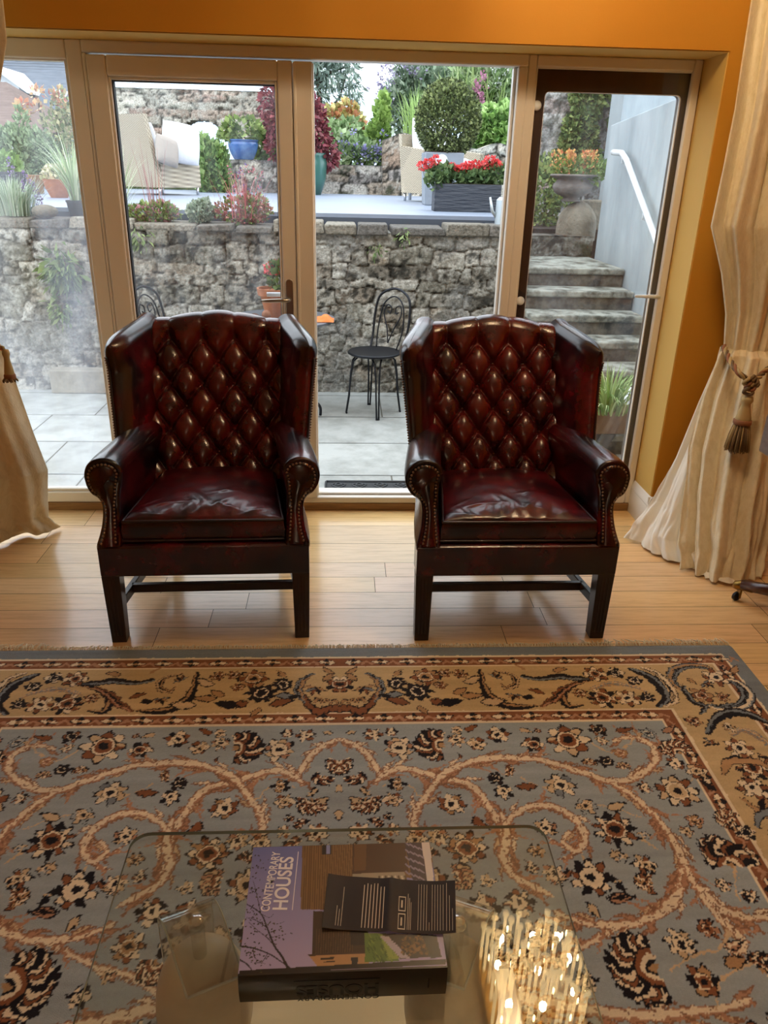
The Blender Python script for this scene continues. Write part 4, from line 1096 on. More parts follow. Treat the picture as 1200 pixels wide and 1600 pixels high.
MB().grid(lambda u, v: LQ(u, v), 41, 5).build('sheet', 'leaflet_brown', lf, smooth=True)
MB().grid(lambda u, v: LQ(u, v, -.001), 41, 5).build('inner_sheet', mat('leaflet_inner', '#8a7350', .5), lf, smooth=True)
pr = MB(); rq = random.Random(3)
def line(u, v0, v1, w=.0035): pr.quad(LQ(u, v0, .0003), LQ(u + w, v0, .0003), LQ(u + w, v1, .0003), LQ(u, v1, .0003))
for u, v0, v1 in ((.095, .06, .42), (.115, .06, .36), (.135, .06, .78)): line(u, v0, v1)
for k in range(7): line(.29 + k * .026, .05, rq.uniform(.82, .93), .006)
for k in range(3): line(.635 + k * .012, .05, .72 - .08 * k)
for k in range(10): line(.715 + k * .021, .05, .92 if k != 4 else .2, .0028)
for k in range(3): line(.93 + k * .022, .04, .95 - .25 * k, .0028)
for u0, u1, v0, v1 in ((.565, .62, .05, .34), (.565, .62, .38, .66)):
    for a_, b__, c__, d_ in ((u0, u1, v0, v0 + .02), (u0, u1, v1 - .02, v1), (u0, u0 + .005, v0, v1), (u1 - .005, u1, v0, v1)): pr.quad(LQ(a_, c__, .0003), LQ(b__, c__, .0003), LQ(b__, d_, .0003), LQ(a_, d_, .0003))
    line((u0 + u1) / 2 - .008, v0 + .07, v1 - .07, .012)
pr.build('lettering', 'print_cream', lf)

# ================================================================== CURTAINS
mat('damask', '#e4d6b6', .5, noise=(10, '#dccca8', .45, .6), wave=(34, .22, .004), sheen=.3, coords='Generated', stretch=(2.2, 2.2, 6))
mat('lining', '#efe9dc', .8, sheen=.2)
def curtain_mesh(rows, npl, amp, nu=200, nz=110, phase=0, fold=0.0, drag=0.0):
    """rows = [(z, [(x, y) ...] plan of the cloth)] from top to bottom"""
    zs = np.array([r_[0] for r_ in rows]); plans = []
    for z, P, *_ in rows:
        Q = np.array(catmull([np.array(p) for p in P], 12)); d = np.r_[0, np.cumsum(np.linalg.norm(np.diff(Q, axis=0), axis=1))]; d /= d[-1]
        u = np.linspace(0, 1, nu); plans.append(np.c_[np.interp(u, d, Q[:, 0]), np.interp(u, d, Q[:, 1])])
    plans = np.array(plans); amps = np.array([r_[2] if len(r_) > 2 else amp for r_ in rows])
    tz = np.linspace(0, 1, nz); s_ = np.linspace(0, len(rows) - 1, nz)
    V = []
    for q in s_:
        i = min(int(q), len(rows) - 2); t = q - i; t = t * t * (3 - 2 * t)
        P = plans[i] * (1 - t) + plans[i + 1] * t; z = zs[i] * (1 - t) + zs[i + 1] * t; A = amps[i] * (1 - t) + amps[i + 1] * t
        T = np.gradient(P, axis=0); T /= np.linalg.norm(T, axis=1, keepdims=True) + 1e-9; N = np.c_[T[:, 1], -T[:, 0]]
        u = np.linspace(0, 1, nu); ph = u * npl * 2 * PI + phase + 1.2 * np.sin(u * 7 + z * .6)
        w = np.sin(ph) + .35 * np.sin(2.3 * ph + z * 2)
        cr = fbm(u * 14, np.full(nu, z * 9), 4, 3) - .5
        P = P + N * (A * w)[:, None] + N * (fold * cr * max(0, 1.0 - z / .45))[:, None]
        zz = z + (fold * .8 * (fbm(u * 10 + 3, np.full(nu, z * 13), 8, 3) - .5) * min(1, z / .04) * max(0, 1 - z / .4))
        V += [(P[k, 0], P[k, 1], float(zz[k])) for k in range(nu)]
    F = [(j * nu + i, j * nu + i + 1, (j + 1) * nu + i + 1, (j + 1) * nu + i) for j in range(nz - 1) for i in range(nu - 1)]
    return V, F
def X_(px, py, Y): return aty(px, py, Y)[0]
def Z_(px, py, Y): return aty(px, py, Y)[2]
Yc = 3.25
rc = thing('curtain', 'cream damask curtain tied back with rope at the right of the doors', 'curtain', (1.75, 3.2, .012))
def cur(name, rows, m, parent, **k):
    V, F = curtain_mesh(rows, **k); L = parent.location
    b_ = MB(); b_._add([(v[0] - L.x, v[1] - L.y, v[2] - L.z) for v in V], F)
    o = b_.build(name, m, parent, smooth=True, recalc=False)
    sd = o.modifiers.new('thick', 'SOLIDIFY'); sd.thickness = .004; sd.offset = 0
    return o
xr = lambda px, py: X_(px, py, Yc)
rows = [(2.47, [(1.545, 3.27), (1.66, 3.22), (1.80, 3.27), (1.96, 3.29)], .034),
        (Z_(1178, 0, Yc), [(xr(1180, 0), 3.27), (xr(1180, 0) + .12, 3.21), (1.80, 3.27), (1.96, 3.29)], .034),
        (Z_(1153, 170, Yc), [(xr(1155, 170), 3.27), (xr(1153, 170) + .12, 3.20), (1.80, 3.26), (1.96, 3.29)], .034),
        (Z_(1133, 267, Yc), [(xr(1134, 267), 3.26), (xr(1133, 267) + .14, 3.18), (1.80, 3.24), (1.96, 3.28)], .034),
        (Z_(1113, 353, Yc), [(xr(1114, 353), 3.25), (xr(1113, 353) + .14, 3.16), (1.80, 3.22), (1.95, 3.27)], .032),
        (Z_(1128, 427, Yc), [(xr(1128, 427), 3.25), (1.70, 3.18), (1.80, 3.22), (1.92, 3.27)], .022),
        (Z_(1135, 490, Yc), [(xr(1136, 490), 3.26), (1.73, 3.20), (1.82, 3.22), (1.90, 3.27)], .018),
        (Z_(1131, 545, Yc), [(xr(1133, 545), 3.26), (1.73, 3.205), (1.80, 3.21), (1.865, 3.27)], .014),
        (.90, [(1.63, 3.25), (1.72, 3.16), (1.79, 3.16), (1.86, 3.25)], .016),
        (.72, [(1.585, 3.23), (1.69, 3.10), (1.78, 3.09), (1.86, 3.20)], .02),
        (.50, [(1.545, 3.18), (1.65, 3.02), (1.76, 2.99), (1.86, 3.12)], .024),
        (.28, [(1.53, 3.09), (1.62, 2.95), (1.73, 2.92), (1.84, 3.02)], .026),
        (.12, [(1.51, 3.01), (1.60, 2.88), (1.71, 2.86), (1.83, 2.96)], .026),
        (.012, [(1.515, 2.955), (1.60, 2.84), (1.71, 2.83), (1.80, 2.88)], .022)]
pnl = cur('damask_panel', rows, 'damask', rc, npl=5.2, amp=.03, phase=.6, fold=.075)
rows = [(Z_(1131, 545, Yc), [(xr(1131, 545), 3.29), (1.72, 3.285)], .006),
        (.86, [(X_(1118, 610, 3.25), 3.28), (1.66, 3.25), (1.74, 3.26)], .008),
        (.66, [(X_(1090, 670, 3.25), 3.28), (1.62, 3.22), (1.70, 3.2)], .012),
        (.42, [(X_(1062, 735, 3.23), 3.27), (1.56, 3.20), (1.64, 3.14)], .014),
        (.20, [(X_(1030, 795, 3.22), 3.27), (1.50, 3.14), (1.60, 3.02)], .016),
        (.09, [(1.395, 3.26), (1.46, 3.10), (1.58, 2.96)], .014),
        (.012, [(1.362, 3.262), (1.41, 3.14), (1.52, 2.965), (1.61, 2.835)], .010)]
ln = cur('lining', rows, 'lining', rc, npl=2.6, amp=.014, nu=90, nz=70, phase=1.0, fold=.06); ln['label'] = 'white lining spreading out at the foot'
# hem turned out under the front
MB().grid(lambda u, v: (1.555 + .12 * u - 1.75, 2.86 - .045 * u - .02 * v + .012 * math.sin(u * 7) - 3.2, .004 + .012 * (1 - v) * (1 + .5 * math.sin(u * 11)) - .0), 30, 8).build('lining_hem', 'lining', rc, smooth=True)
lc = thing('curtain', 'cream damask curtain gathered on the floor at the left of the doors', 'curtain', (-1.75, 3.2, .012))
Yl = 3.22
xl = lambda px, py: X_(px, py, Yl)
rows = [(2.47, [(-2.15, 3.29), (-1.95, 3.25), (-1.6, 3.2), (xl(7, 0) - .0, 3.25)], .024),
        (Z_(5, 60, Yl), [(-2.15, 3.29), (-1.95, 3.25), (-1.6, 3.2), (xl(4, 60), 3.25)], .024),
        (Z_(-8, 160, Yl), [(-2.15, 3.29), (-1.95, 3.23), (-1.65, 3.18), (xl(-12, 160), 3.25)], .024),
        (1.35, [(-2.12, 3.29), (-1.95, 3.22), (-1.72, 3.18), (-1.60, 3.25)], .022),
        (Z_(0, 540, Yl), [(-2.0, 3.28), (-1.86, 3.2), (-1.70, 3.2), (xl(-8, 540), 3.26)], .014),
        (Z_(18, 590, Yl), [(-2.0, 3.26), (-1.84, 3.16), (-1.66, 3.16), (xl(16, 590), 3.25)], .016),
        (Z_(55, 680, Yl), [(-2.05, 3.22), (-1.84, 3.10), (-1.60, 3.12), (xl(50, 680), 3.24)], .022),
        (Z_(75, 740, Yl), [(-2.08, 3.20), (-1.82, 3.08), (-1.56, 3.12), (xl(72, 740), 3.25)], .025),
        (.10, [(-2.1, 3.18), (-1.80, 3.10), (-1.56, 3.16), (-1.36, 3.31)], .026),
        (.012, [(-2.1, 3.16), (-1.78, 3.16), (-1.58, 3.22), (-1.44, 3.30), (-1.335, 3.36)], .020)]
cur('damask_panel', rows, 'damask', lc, npl=3.2, amp=.03, phase=2.2, fold=.08)

# tie-back ropes
mat('rope_dark', '#6b5438', .8); mat('rope_light', '#b09868', .8); mat('rope_rust', '#8a5a3c', .8)
def rope(path, r, parent, n=3, twist=26):
    P = np.array(catmull([np.array(p) for p in path], 14)); m_ = len(P); d = np.r_[0, np.cumsum(np.linalg.norm(np.diff(P, axis=0), axis=1))]
    T = np.gradient(P, axis=0); T /= np.linalg.norm(T, axis=1, keepdims=True); N = np.cross(T, [0, 0, 1.0]); N /= np.linalg.norm(N, axis=1, keepdims=True) + 1e-9; Bn = np.cross(T, N)
    for k in range(n):
        a = d * twist / r * .012 * 2.2 + k * 2 * PI / n
        Q = P + r * .55 * (N * np.cos(a)[:, None] + Bn * np.sin(a)[:, None])
        MB().tube([tuple(q) for q in Q], r * .58, 7).build('cord_strand', ['rope_dark', 'rope_light', 'rope_rust'][k], parent, smooth=True)
def tassel(parent, c, h, r, n=90):
    x, y, z = c
    MB().lathe([(.0, .0), (r * .35, -.004), (r * .42, -.02), (r * .30, -.035), (r * .34, -.05), (r * .52, -.09), (r * .56, -.105), (r * .5, -.112), (0, -.113)], 18, (x, y, z)).build('tassel_head', 'rope_light', parent, smooth=True)
    MB().lathe([(r * .56, -.1), (r * .64, -.104), (r * .64, -.118), (r * .56, -.122)], 18, (x, y, z)).build('tassel_collar', 'rope_rust', parent, smooth=True)
    for m_, o in (('rope_dark', 0), ('rope_light', 1)):
        sk = MB(); q = random.Random(o)
        for i in range(n // 2 if o else n):
            a = q.uniform(0, 2 * PI); rr_ = r * .5 * math.sqrt(q.uniform(.1, 1))
            sk.tube([(x + rr_ * math.cos(a), y + rr_ * math.sin(a), z - .113), (x + rr_ * 1.5 * math.cos(a), y + rr_ * 1.5 * math.sin(a), z - .113 - (h - .113) * .5), (x + rr_ * 1.75 * math.cos(a), y + rr_ * 1.75 * math.sin(a), z - h * q.uniform(.96, 1.02))], .0022, 4)
        sk.build('tassel_skirt', m_, parent, smooth=True)
Yt = 3.01
tb = thing('curtain_tieback', 'twisted brown and gold rope with tassel around the right curtain', 'tieback', (0, 0, 0))
p = [aty(1131, 541, Yt + .23), aty(1140, 562, Yt + .10), aty(1155, 583, Yt - .01), aty(1170, 594, Yt - .01), aty(1182, 592, Yt), aty(1199, 577, Yt + .08), aty(1235, 555, Yt + .28)]
rope([tuple(q) for q in p], .011, tb)
kn = aty(1172, 598, Yt - .02)
for k, (dx, dz, mm) in enumerate(((-.012, .006, 'rope_light'), (.012, .004, 'rope_dark'), (0, -.012, 'rope_rust'), (.004, .012, 'rope_dark'), (-.004, -.03, 'rope_dark'))):
    MB().tube([(kn[0] + dx + .016 * math.cos(a), kn[1] - .008 + .012 * math.sin(a * 2), kn[2] + dz + .016 * math.sin(a)) for a in np.linspace(0, 2 * PI, 16)[:-1]], .0075, 7, closed=True).build('knot', mm, tb, smooth=True)
tsl = aty(1169, 618, Yt - .02); tassel(tb, tuple(tsl), .235, .058, 150)
tb2 = thing('curtain_tieback', 'gold tassel end peeping round the left curtain', 'tieback', (0, 0, 0))
p = aty(6, 545, 3.10); rope([(p[0] - .2, 3.18, p[2] + .06), (p[0] - .08, 3.11, p[2] + .02), (p[0], 3.10, p[2])], .010, tb2)
tassel(tb2, (p[0] + .005, p[1], p[2] - .0), .13, .035, 50)

# ================================================================== SIDE TABLE AT THE RIGHT EDGE, CHANDELIER
mat('walnut', '#4d2412', .3, noise=(5, '#331509', .4, .7), stretch=(1, 8, 8), coat=.3)
mat('aged_brass', '#8a6a34', .35, metal=1)
mat('drawer_face', '#7a6458', .4, noise=(6, '#5f4a40', .4, .7), stretch=(1, 10, 10), coat=.25)
st = thing('side_table', 'mahogany pedestal side table on castors beside the right curtain', 'side table', (1.880, 2.405, 0))
tz_ = .79
MB().box(-.325, .325, -.24, .24, tz_ + .02, tz_ + .040).build('table_top', 'walnut', st, bevel=.01, seg=3)
dl = MB(); dl.box(-.340, -.322, -.235, .235, tz_ - .125, tz_ + .022); dl.build('drop_leaf', 'drawer_face', st, bevel=.008)
MB().box(-.26, .26, -.22, .22, tz_ - .10, tz_ + .02).build('frieze', 'walnut', st, bevel=.004)
MB().lathe([(.05, .12), (.055, .16), (.035, .22), (.045, .34), (.028, .42), (.05, tz_ - .12), (.07, tz_ - .10)], 24).build('pedestal', 'walnut', st, smooth=True)
for ax, ay in ((-.69, .72), (-.28, -.96), (.97, .24)):
    tip = Vector((.372 * ax, .372 * ay, .078))
    leg = MB().tube([(0, 0, .2), (.10 * ax, ay * .10, .17), (.25 * ax, ay * .25, .10), (tip.x, tip.y, tip.z)], [.032, .030, .026, .022], 12, flat=1.0).build('leg', 'walnut', st, smooth=True)
    MB().tube([(tip.x - .045 * ax, tip.y - .045 * ay, .080), (tip.x, tip.y, .076), (tip.x + .022 * ax, tip.y + .022 * ay, .068), (tip.x + .03 * ax, tip.y + .03 * ay, .058)], [.020, .021, .019, .010], 12).build('castor_socket', 'aged_brass', leg, smooth=True)
    MB().lathe([(.0, -.008), (.016, -.008), (.0195, -.005), (.0195, .005), (.016, .008), (0, .008)], 20).xf(Matrix.Translation((tip.x + .012 * ax, tip.y + .012 * ay, .0205)) @ Euler((PI / 2, 0, .3)).to_matrix().to_4x4()).build('castor_wheel', 'iron', leg, smooth=True, auto=40)
    MB().box(tip.x + .006 * ax - .004, tip.x + .006 * ax + .004, tip.y - .012, tip.y + .012, .02, .065).build('castor_fork', 'aged_brass', leg)
# chandelier: seen only as a reflection in the glass table
mat('brass', '#b08a48', .22, metal=1)
thin_glass('crystal', tint=(.97, .97, .96), base=.16)
mat('bulb', '#fff0d0', .4, emit=((1.0, .74, .40), 55))
mat('glow_crystal', '#f3e6c8', .1, noise=(60, '#8a6a34', .4, .6), spec=.8, emit=((1.0, .68, .30), 6.0))  # own glow put into the rods for amber streaks in the table glass
chd = thing('chandelier', 'brass ceiling light hung with rows of crystal rods above the armchairs', 'chandelier', (.90, 2.40, 2.45))
MB().box(-.24, .24, -.24, .24, ZC - 2.45 - .045, ZC - 2.45 - .001).build('ceiling_plate', 'brass', chd, bevel=.006)
rgc = random.Random(12); k = 0
for i in range(9):
    for j in range(9):
        x, y = -.208 + i * .052 + rgc.uniform(-.012, .012), -.208 + j * .052 + rgc.uniform(-.012, .012)
        L = .14 + .14 * rgc.random()
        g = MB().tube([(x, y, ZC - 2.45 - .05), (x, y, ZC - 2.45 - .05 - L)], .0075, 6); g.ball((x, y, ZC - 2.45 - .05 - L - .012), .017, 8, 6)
        g.build('crystal_rod', 'glow_crystal' if (i * 3 + j * 5) % 4 else 'crystal', chd, smooth=False)
        if (i + 2 * j) % 3 == 0:
            k += 1; zb = ZC - 2.45 - .10 - .08 * rgc.random()
            MB().ball((x + .024, y + .024, zb), (.006, .006, .017), 8, 6).build('bulb', 'bulb', chd, smooth=True)
def lamp(name, loc, watts, r, col=(1.0, .80, .56), parent=None):
    d = bpy.data.lights.new(name, 'POINT'); d.energy = watts; d.shadow_soft_size = r; d.color = col
    o = bpy.data.objects.new(name, d); COL.objects.link(o); o.location = loc
    if parent: o.parent = parent
    return o
for x, y in ((-.15, -.15), (.0, -.17), (.15, -.13), (-.17, .02), (.02, .01), (.17, .04), (-.13, .16), (.03, .17), (.15, .16)): lamp('bulb_light', (x, y, ZC - 2.45 - .16 - .06 * rgc.random()), BULB_WATTS, .016, parent=chd)
# added fill lamp behind the viewer, made up to light the room
pl = thing('added_fill_lamp', 'added cream fill lamp hanging unseen behind the viewer', 'added lamp', (-.3, -1.3, 2.15))
MB().tube([(0, 0, .18), (0, 0, ZC - 2.151)], .004, 6).build('cord', 'brass', pl)
MB().lathe([(.20, .0), (.20, .002), (.13, .2), (.128, .2), (.197, .0)], 32, cap=False).build('shade', mat('shade_cloth', '#efe0c0', .8, trans=.6), pl, smooth=True)
lamp('bulb_light', (0, 0, .06), FILL_WATTS, .07, col=(1.0, .83, .62), parent=pl)
# ================================================================== THE GARDEN
PZ = -.08          # patio level
WY = 6.23          # face of the retaining wall
DZ = 1.28          # deck level
def PX(px, py, Y): return tuple(aty(px, py, Y))
def RP(n, Y): return n * Y * 1.06 / FOC        # n pixels at depth Y, in metres
# patio slabs
rng = np.random.default_rng(8)
V, F, C = [], [], []
y = D + .10; r = 0
while y < WY + .1:
    x = -5.2 + (r % 2) * .3 + .085; dy = .60
    while x < 2.32:
        w = rng.choice([.6, .6, .9]); o = len(V); x1 = min(x + w, 2.32); g = .005
        c = np.array(hx('#b4b8b5')) * rng.uniform(.88, 1.08)
        V += [(x + g, y + g, PZ), (x1 - g, y + g, PZ), (x1 - g, y + dy - g, PZ), (x + g, y + dy - g, PZ)]; F.append((o, o + 1, o + 2, o + 3)); C += [c] * 4
        x += w
    y += dy; r += 1
mat('paving', attr=True, rough=.55, noise=(5, (.62, .62, .60), .4, .7), bump=(90, .25, .004))
patio = np_mesh('patio', V, F, 'paving', np.array(C)); struct(patio, 'pale grey paved patio outside the doors', 'patio')
MB().box(-5.2, 2.32, D + .07, WY + .2, PZ - .1, PZ - .004).build('bed', mat('joint_sand', '#6b6a62', .9), patio)

# rubble walls: one relief mesh each, stones laid in wandering courses
mat('stone', attr=True, rough=.9, noise=(42, (.42, .41, .38), .40, .66), bump=(60, .8, .014))
def stone_wall(name, x0, x1, z0, z1, y, thick, pal, seed, label, cw=.27, chh=.12, res=.016, depth=.035, moss=.3, wash=.0, arch=None, wob=.02, parent=None, flush=.0, top=None):
    rg = np.random.default_rng(seed); pts = []
    z = z0 - .05; row = 0
    while z < z1 + .1:
        hh = chh * rg.uniform(.65, 1.4); x = x0 - rg.uniform(0, cw)
        while x < x1 + .1:
            w = cw * rg.uniform(.45, 1.7); pts.append((x + w / 2 + rg.uniform(-.1, .1) * w, z + hh / 2 + rg.uniform(-.18, .18) * hh, w, hh)); x += w
        z += hh; row += 1
    pts = np.array(pts); nc = len(pts)
    nx, nz = int((x1 - x0) / res) + 1, int((z1 - z0) / res) + 1
    gx, gz = np.meshgrid(np.linspace(x0, x1, nx), np.linspace(z0, z1, nz))
    wx = gx + wob * 3 * (fbm(gx * 5, gz * 5, seed, 3) - .5); wz = gz + wob * 2 * (fbm(gx * 5 + 9, gz * 5, seed + 1, 3) - .5)
    f1 = np.full(gx.size, 9.0); f2 = f1.copy(); id_ = np.zeros(gx.size, int); a, b_ = wx.ravel(), wz.ravel()
    for i, (px, pz, w, hh) in enumerate(pts):
        sel = np.where((np.abs(a - px) < w * 1.6) & (np.abs(b_ - pz) < hh * 1.8))[0]
        if not len(sel): continue
        d = np.maximum(np.abs(a[sel] - px) / w, np.abs(b_[sel] - pz) / hh) * .7 + .3 * np.hypot((a[sel] - px) / w, (b_[sel] - pz) / hh)
        n1 = d < f1[sel]; f2[sel] = np.where(n1, f1[sel], np.minimum(f2[sel], d)); id_[sel] = np.where(n1, i, id_[sel]); f1[sel] = np.where(n1, d, f1[sel])
    ed = np.clip((f2 - f1) / .11, 0, 1); ed = ed * ed * (3 - 2 * ed)
    rc_ = rg.uniform(.3, 1, nc); pc = np.array([hx(p) for p in pal])[rg.integers(0, len(pal), nc)] * rg.uniform(.75, 1.2, (nc, 1))
    nf = fbm(gx.ravel() * 24, gz.ravel() * 26, seed + 3, 4); n2 = fbm(gx.ravel() * 2.2, gz.ravel() * 3.2, seed + 5, 4); n3 = fbm(gx.ravel() * 7, gz.ravel() * 9, seed + 6, 4)
    ht = depth * ed * (.45 + .55 * rc_[id_]) * (1 - flush * n2) + .030 * (nf - .5)
    Cc = pc[id_] * (.75 + 1.1 * nf)[:, None]
    mort = np.array(hx('#6e675c')) * (.5 + .9 * nf)[:, None]
    Cc = Cc * ed[:, None] + mort * (.55 + .4 * flush) * (1 - ed)[:, None]
    lich = np.clip((nf - .50) / .08, 0, 1)[:, None] * np.clip((n3 - .42) / .08, 0, 1)[:, None]; Cc = Cc * (1 - .6 * lich) + np.array(hx('#b9b8ae')) * .6 * lich
    dk = (np.clip((.44 - nf) / .05, 0, 1) * np.clip((.56 - n3) / .06, 0, 1) * .8)[:, None]; Cc = Cc * (1 - dk) + np.array(hx('#26251c')) * dk
    ms = np.clip((n2 + .25 * (nf - .5) - (.68 - moss * .25)) / .06, 0, 1)[:, None] * np.clip((n3 - .42) / .1, 0, 1)[:, None]; Cc = Cc * (1 - .85 * ms) + np.array(hx('#34381a')) * .85 * ms
    if wash: q = np.clip((n2 - .45) / .1, 0, 1)[:, None] * wash; Cc = Cc * (1 - q) + np.array(hx('#9b9a95')) * (.6 + .8 * nf)[:, None] * q
    zz = gz.ravel().copy()
    if top is not None: zz = z0 + (zz - z0) * (top(gx.ravel()) - z0) / (z1 - z0)
    Vv = np.c_[gx.ravel(), y - ht, zz]
    jj, ii = np.meshgrid(np.arange(nz - 1), np.arange(nx - 1), indexing='ij'); q = (jj * nx + ii).ravel(); Ff = np.c_[q, q + 1, q + 1 + nx, q + nx]
    if arch:
        cx, cz0, rw, rh = arch; mx, mz = Vv[Ff, 0].mean(1), Vv[Ff, 2].mean(1)
        Ff = Ff[~((np.abs((mx - cx) / rw) ** 2 + (np.clip(mz - cz0, 0, 9) / rh) ** 2 < 1) & (np.abs(mx - cx) < rw))]
    # back, sides and top
    e = len(Vv); idx = np.arange(nx * nz).reshape(nz, nx)
    Vb = Vv.copy(); Vb[:, 1] = y + thick; Fb = Ff[:, ::-1] + e
    def strip(L): L = np.array(L); return np.c_[L[:-1], L[:-1] + e, L[1:] + e, L[1:]]
    Fs = np.vstack([strip(idx[-1]), strip(idx[0][::-1]), strip(idx[:, 0]), strip(idx[::-1, -1])])
    extra = [Ff, Fb, Fs]
    if arch:
        n = 40; ang = np.linspace(0, PI, n); ax = cx + rw * np.cos(ang); az = cz0 + rh * np.sin(ang); k = 2 * e
        Va = np.vstack([np.c_[ax, np.full(n, y - depth * .6), az], np.c_[ax, np.full(n, y + thick), az]])
        extra.append(np.array([[k + i, k + i + 1, k + n + i + 1, k + n + i] for i in range(n - 1)]))
        Vv_all = np.vstack([Vv, Vb, Va]); Ca = np.vstack([Cc, Cc * .8, np.tile(np.array(hx('#6a5a50')), (2 * n, 1))])
    else: Vv_all = np.vstack([Vv, Vb]); Ca = np.vstack([Cc, Cc * .9])
    o = np_mesh(name, Vv_all, np.vstack(extra), 'stone', Ca, parent, smooth=False)
    if parent is None: struct(o, label, 'stone wall')
    return o
GREY = ['#8a867c', '#9a968b', '#777469', '#a5a299', '#6c675d', '#8d8476']
WARM = ['#ada394', '#9c8e7e', '#bab3a9', '#89827c', '#c0b8aa', '#98826f']
rwall = stone_wall('retaining_wall', -5.2, 1.40, PZ - .05, 1.165, WY, .34, GREY, 3, 'mossy grey rubble retaining wall below the raised deck', moss=.6, wash=.75, flush=.8, depth=.045, res=.0115, cw=.21, chh=.105, wob=.035)
cp = MB(); rc2 = random.Random(2); x = -5.2
while x < 1.4:
    w = rc2.uniform(.22, .5); w = min(w, 1.41 - x); z = 1.15 + rc2.uniform(-.008, .006); h_ = rc2.uniform(.05, .085); d_ = rc2.uniform(-.03, .02)
    cp.col = tuple(np.array(hx(rc2.choice(['#8b8578', '#77726a', '#6a6660', '#9a9486']))) * rc2.uniform(.8, 1.15))
    jt = lambda: rc2.uniform(-.012, .012)
    cp.hexa([(x + .006 + jt(), WY - .05 + d_ + jt(), z), (x + w - .006 + jt(), WY - .05 + d_ + jt(), z), (x + .006, WY + .33, z), (x + w - .006, WY + .33, z), (x + .01 + jt(), WY - .04 + d_ + jt(), z + h_ + jt()), (x + w - .01 + jt(), WY - .04 + d_ + jt(), z + h_ + jt()), (x + .01, WY + .33, z + h_), (x + w - .01, WY + .33, z + h_)])
    x += w
cp.build('coping', 'stone', rwall, bevel=.012, color=True)
bl = thing('stone_block', 'squared stone block standing at the foot of the wall in the left pane', 'stone block', (-2.09, 6.10, PZ))
MB().box(-.23, .23, -.02, .10, 0, .19).build('block', mat('block_stone', '#a09a8c', .9, noise=(7, '#7f7a6e', .4, .65), bump=(50, .5, .01)), bl, bevel=.012)
bl.location.z = PZ

# deck
mat('deck', '#8b95a6', .45, noise=(3, '#7d8797', .4, .65), stretch=(.6, 8, 1))
mat('deck_dark', '#4a515c', .5)
dk_ = MB(); y = WY + .36
while y < 13.2:
    dk_.box(-6.5, 1.40, y, y + .138, DZ - .03, DZ); y += .142
deck = struct(dk_.build('deck', 'deck'), 'grey boarded deck above the retaining wall', 'deck')
MB().box(-6.5, 1.40, WY + .355, WY + .375, DZ - .20, DZ - .032).build('fascia', 'deck_dark', deck)
MB().box(-6.5, 1.40, WY + .40, 13.2, DZ - .2, DZ - .035).build('joists', 'deck_dark', deck)
tz1 = aty(550, 258, 12.85)[2]
mat('ground_green', '#4c5a2c', .95, noise=(2, '#39451f', .4, .6), bump=(20, .5, .1))
MBg = MB().box(-40, 30, 12.9, 80, .3, tz1 - .12)
struct(MBg.build('ground', 'ground_green'), 'green garden ground beyond the deck', 'ground')

# walls at the back of the garden
xa, xb = aty(350, 270, 12.6)[0], aty(700, 270, 12.6)[0]
stone_wall('low_wall', xa, aty(600, 270, 12.7)[0], DZ, tz1, 12.7, .3, WARM, 5, 'low rubble wall of the flower border behind the deck', cw=.42, chh=.17, res=.025, depth=.05, moss=.1)
stone_wall('low_wall', aty(598, 270, 12.5)[0], aty(860, 270, 12.5)[0], DZ, aty(640, 212, 12.5)[2], 12.5, .45, WARM, 6, 'higher rubble wall behind the wicker armchair and planters', cw=.5, chh=.22, res=.028, depth=.06, moss=.1,
           top=lambda x: aty(640, 214, 12.5)[2] - .10 * np.clip((x - .9) / 1.2, 0, 1) + .05 * np.sin(x * 9))
ya = 15.5
ax0, ax1 = aty(120, 200, ya)[0], aty(452, 200, ya)[0]
ac = aty(318, 262, ya); atop = aty(318, 187, ya); ahw = (aty(378, 230, ya)[0] - aty(258, 230, ya)[0]) / 2
stone_wall('arched_wall', ax0, ax1, DZ - .3, aty(300, 140, ya)[2], ya, .45, ['#b3aca0', '#9f978b', '#c3bcb0', '#a08a7e', '#ac9a8c'], 7, 'tall rubble garden wall with an arched opening', cw=.42, chh=.15, res=.030, depth=.06, moss=-.3, arch=(ac[0], ac[2] - .3, ahw, atop[2] - ac[2] + .3))
# terrace walls on the slope at the right
stone_wall('terrace_wall', aty(730, 190, 15)[0], aty(830, 190, 15)[0], 1.8, aty(780, 150, 15)[2], 15, .4, WARM, 9, 'rubble terrace wall half hidden by plants on the slope', cw=.5, chh=.2, res=.04, depth=.06)
sl = MB().hexa([(1.5, 13, tz1 - .2), (9, 13, tz1 - .2), (4.4, 26, 1.2), (9, 26, 1.2), (1.5, 13, tz1 - .1), (9, 13, tz1 + .5), (4.4, 26, 4.2), (9, 26, 6.0)])
struct(sl.build('hillside', 'ground_green'), 'planted slope rising behind the deck on the right', 'hillside')

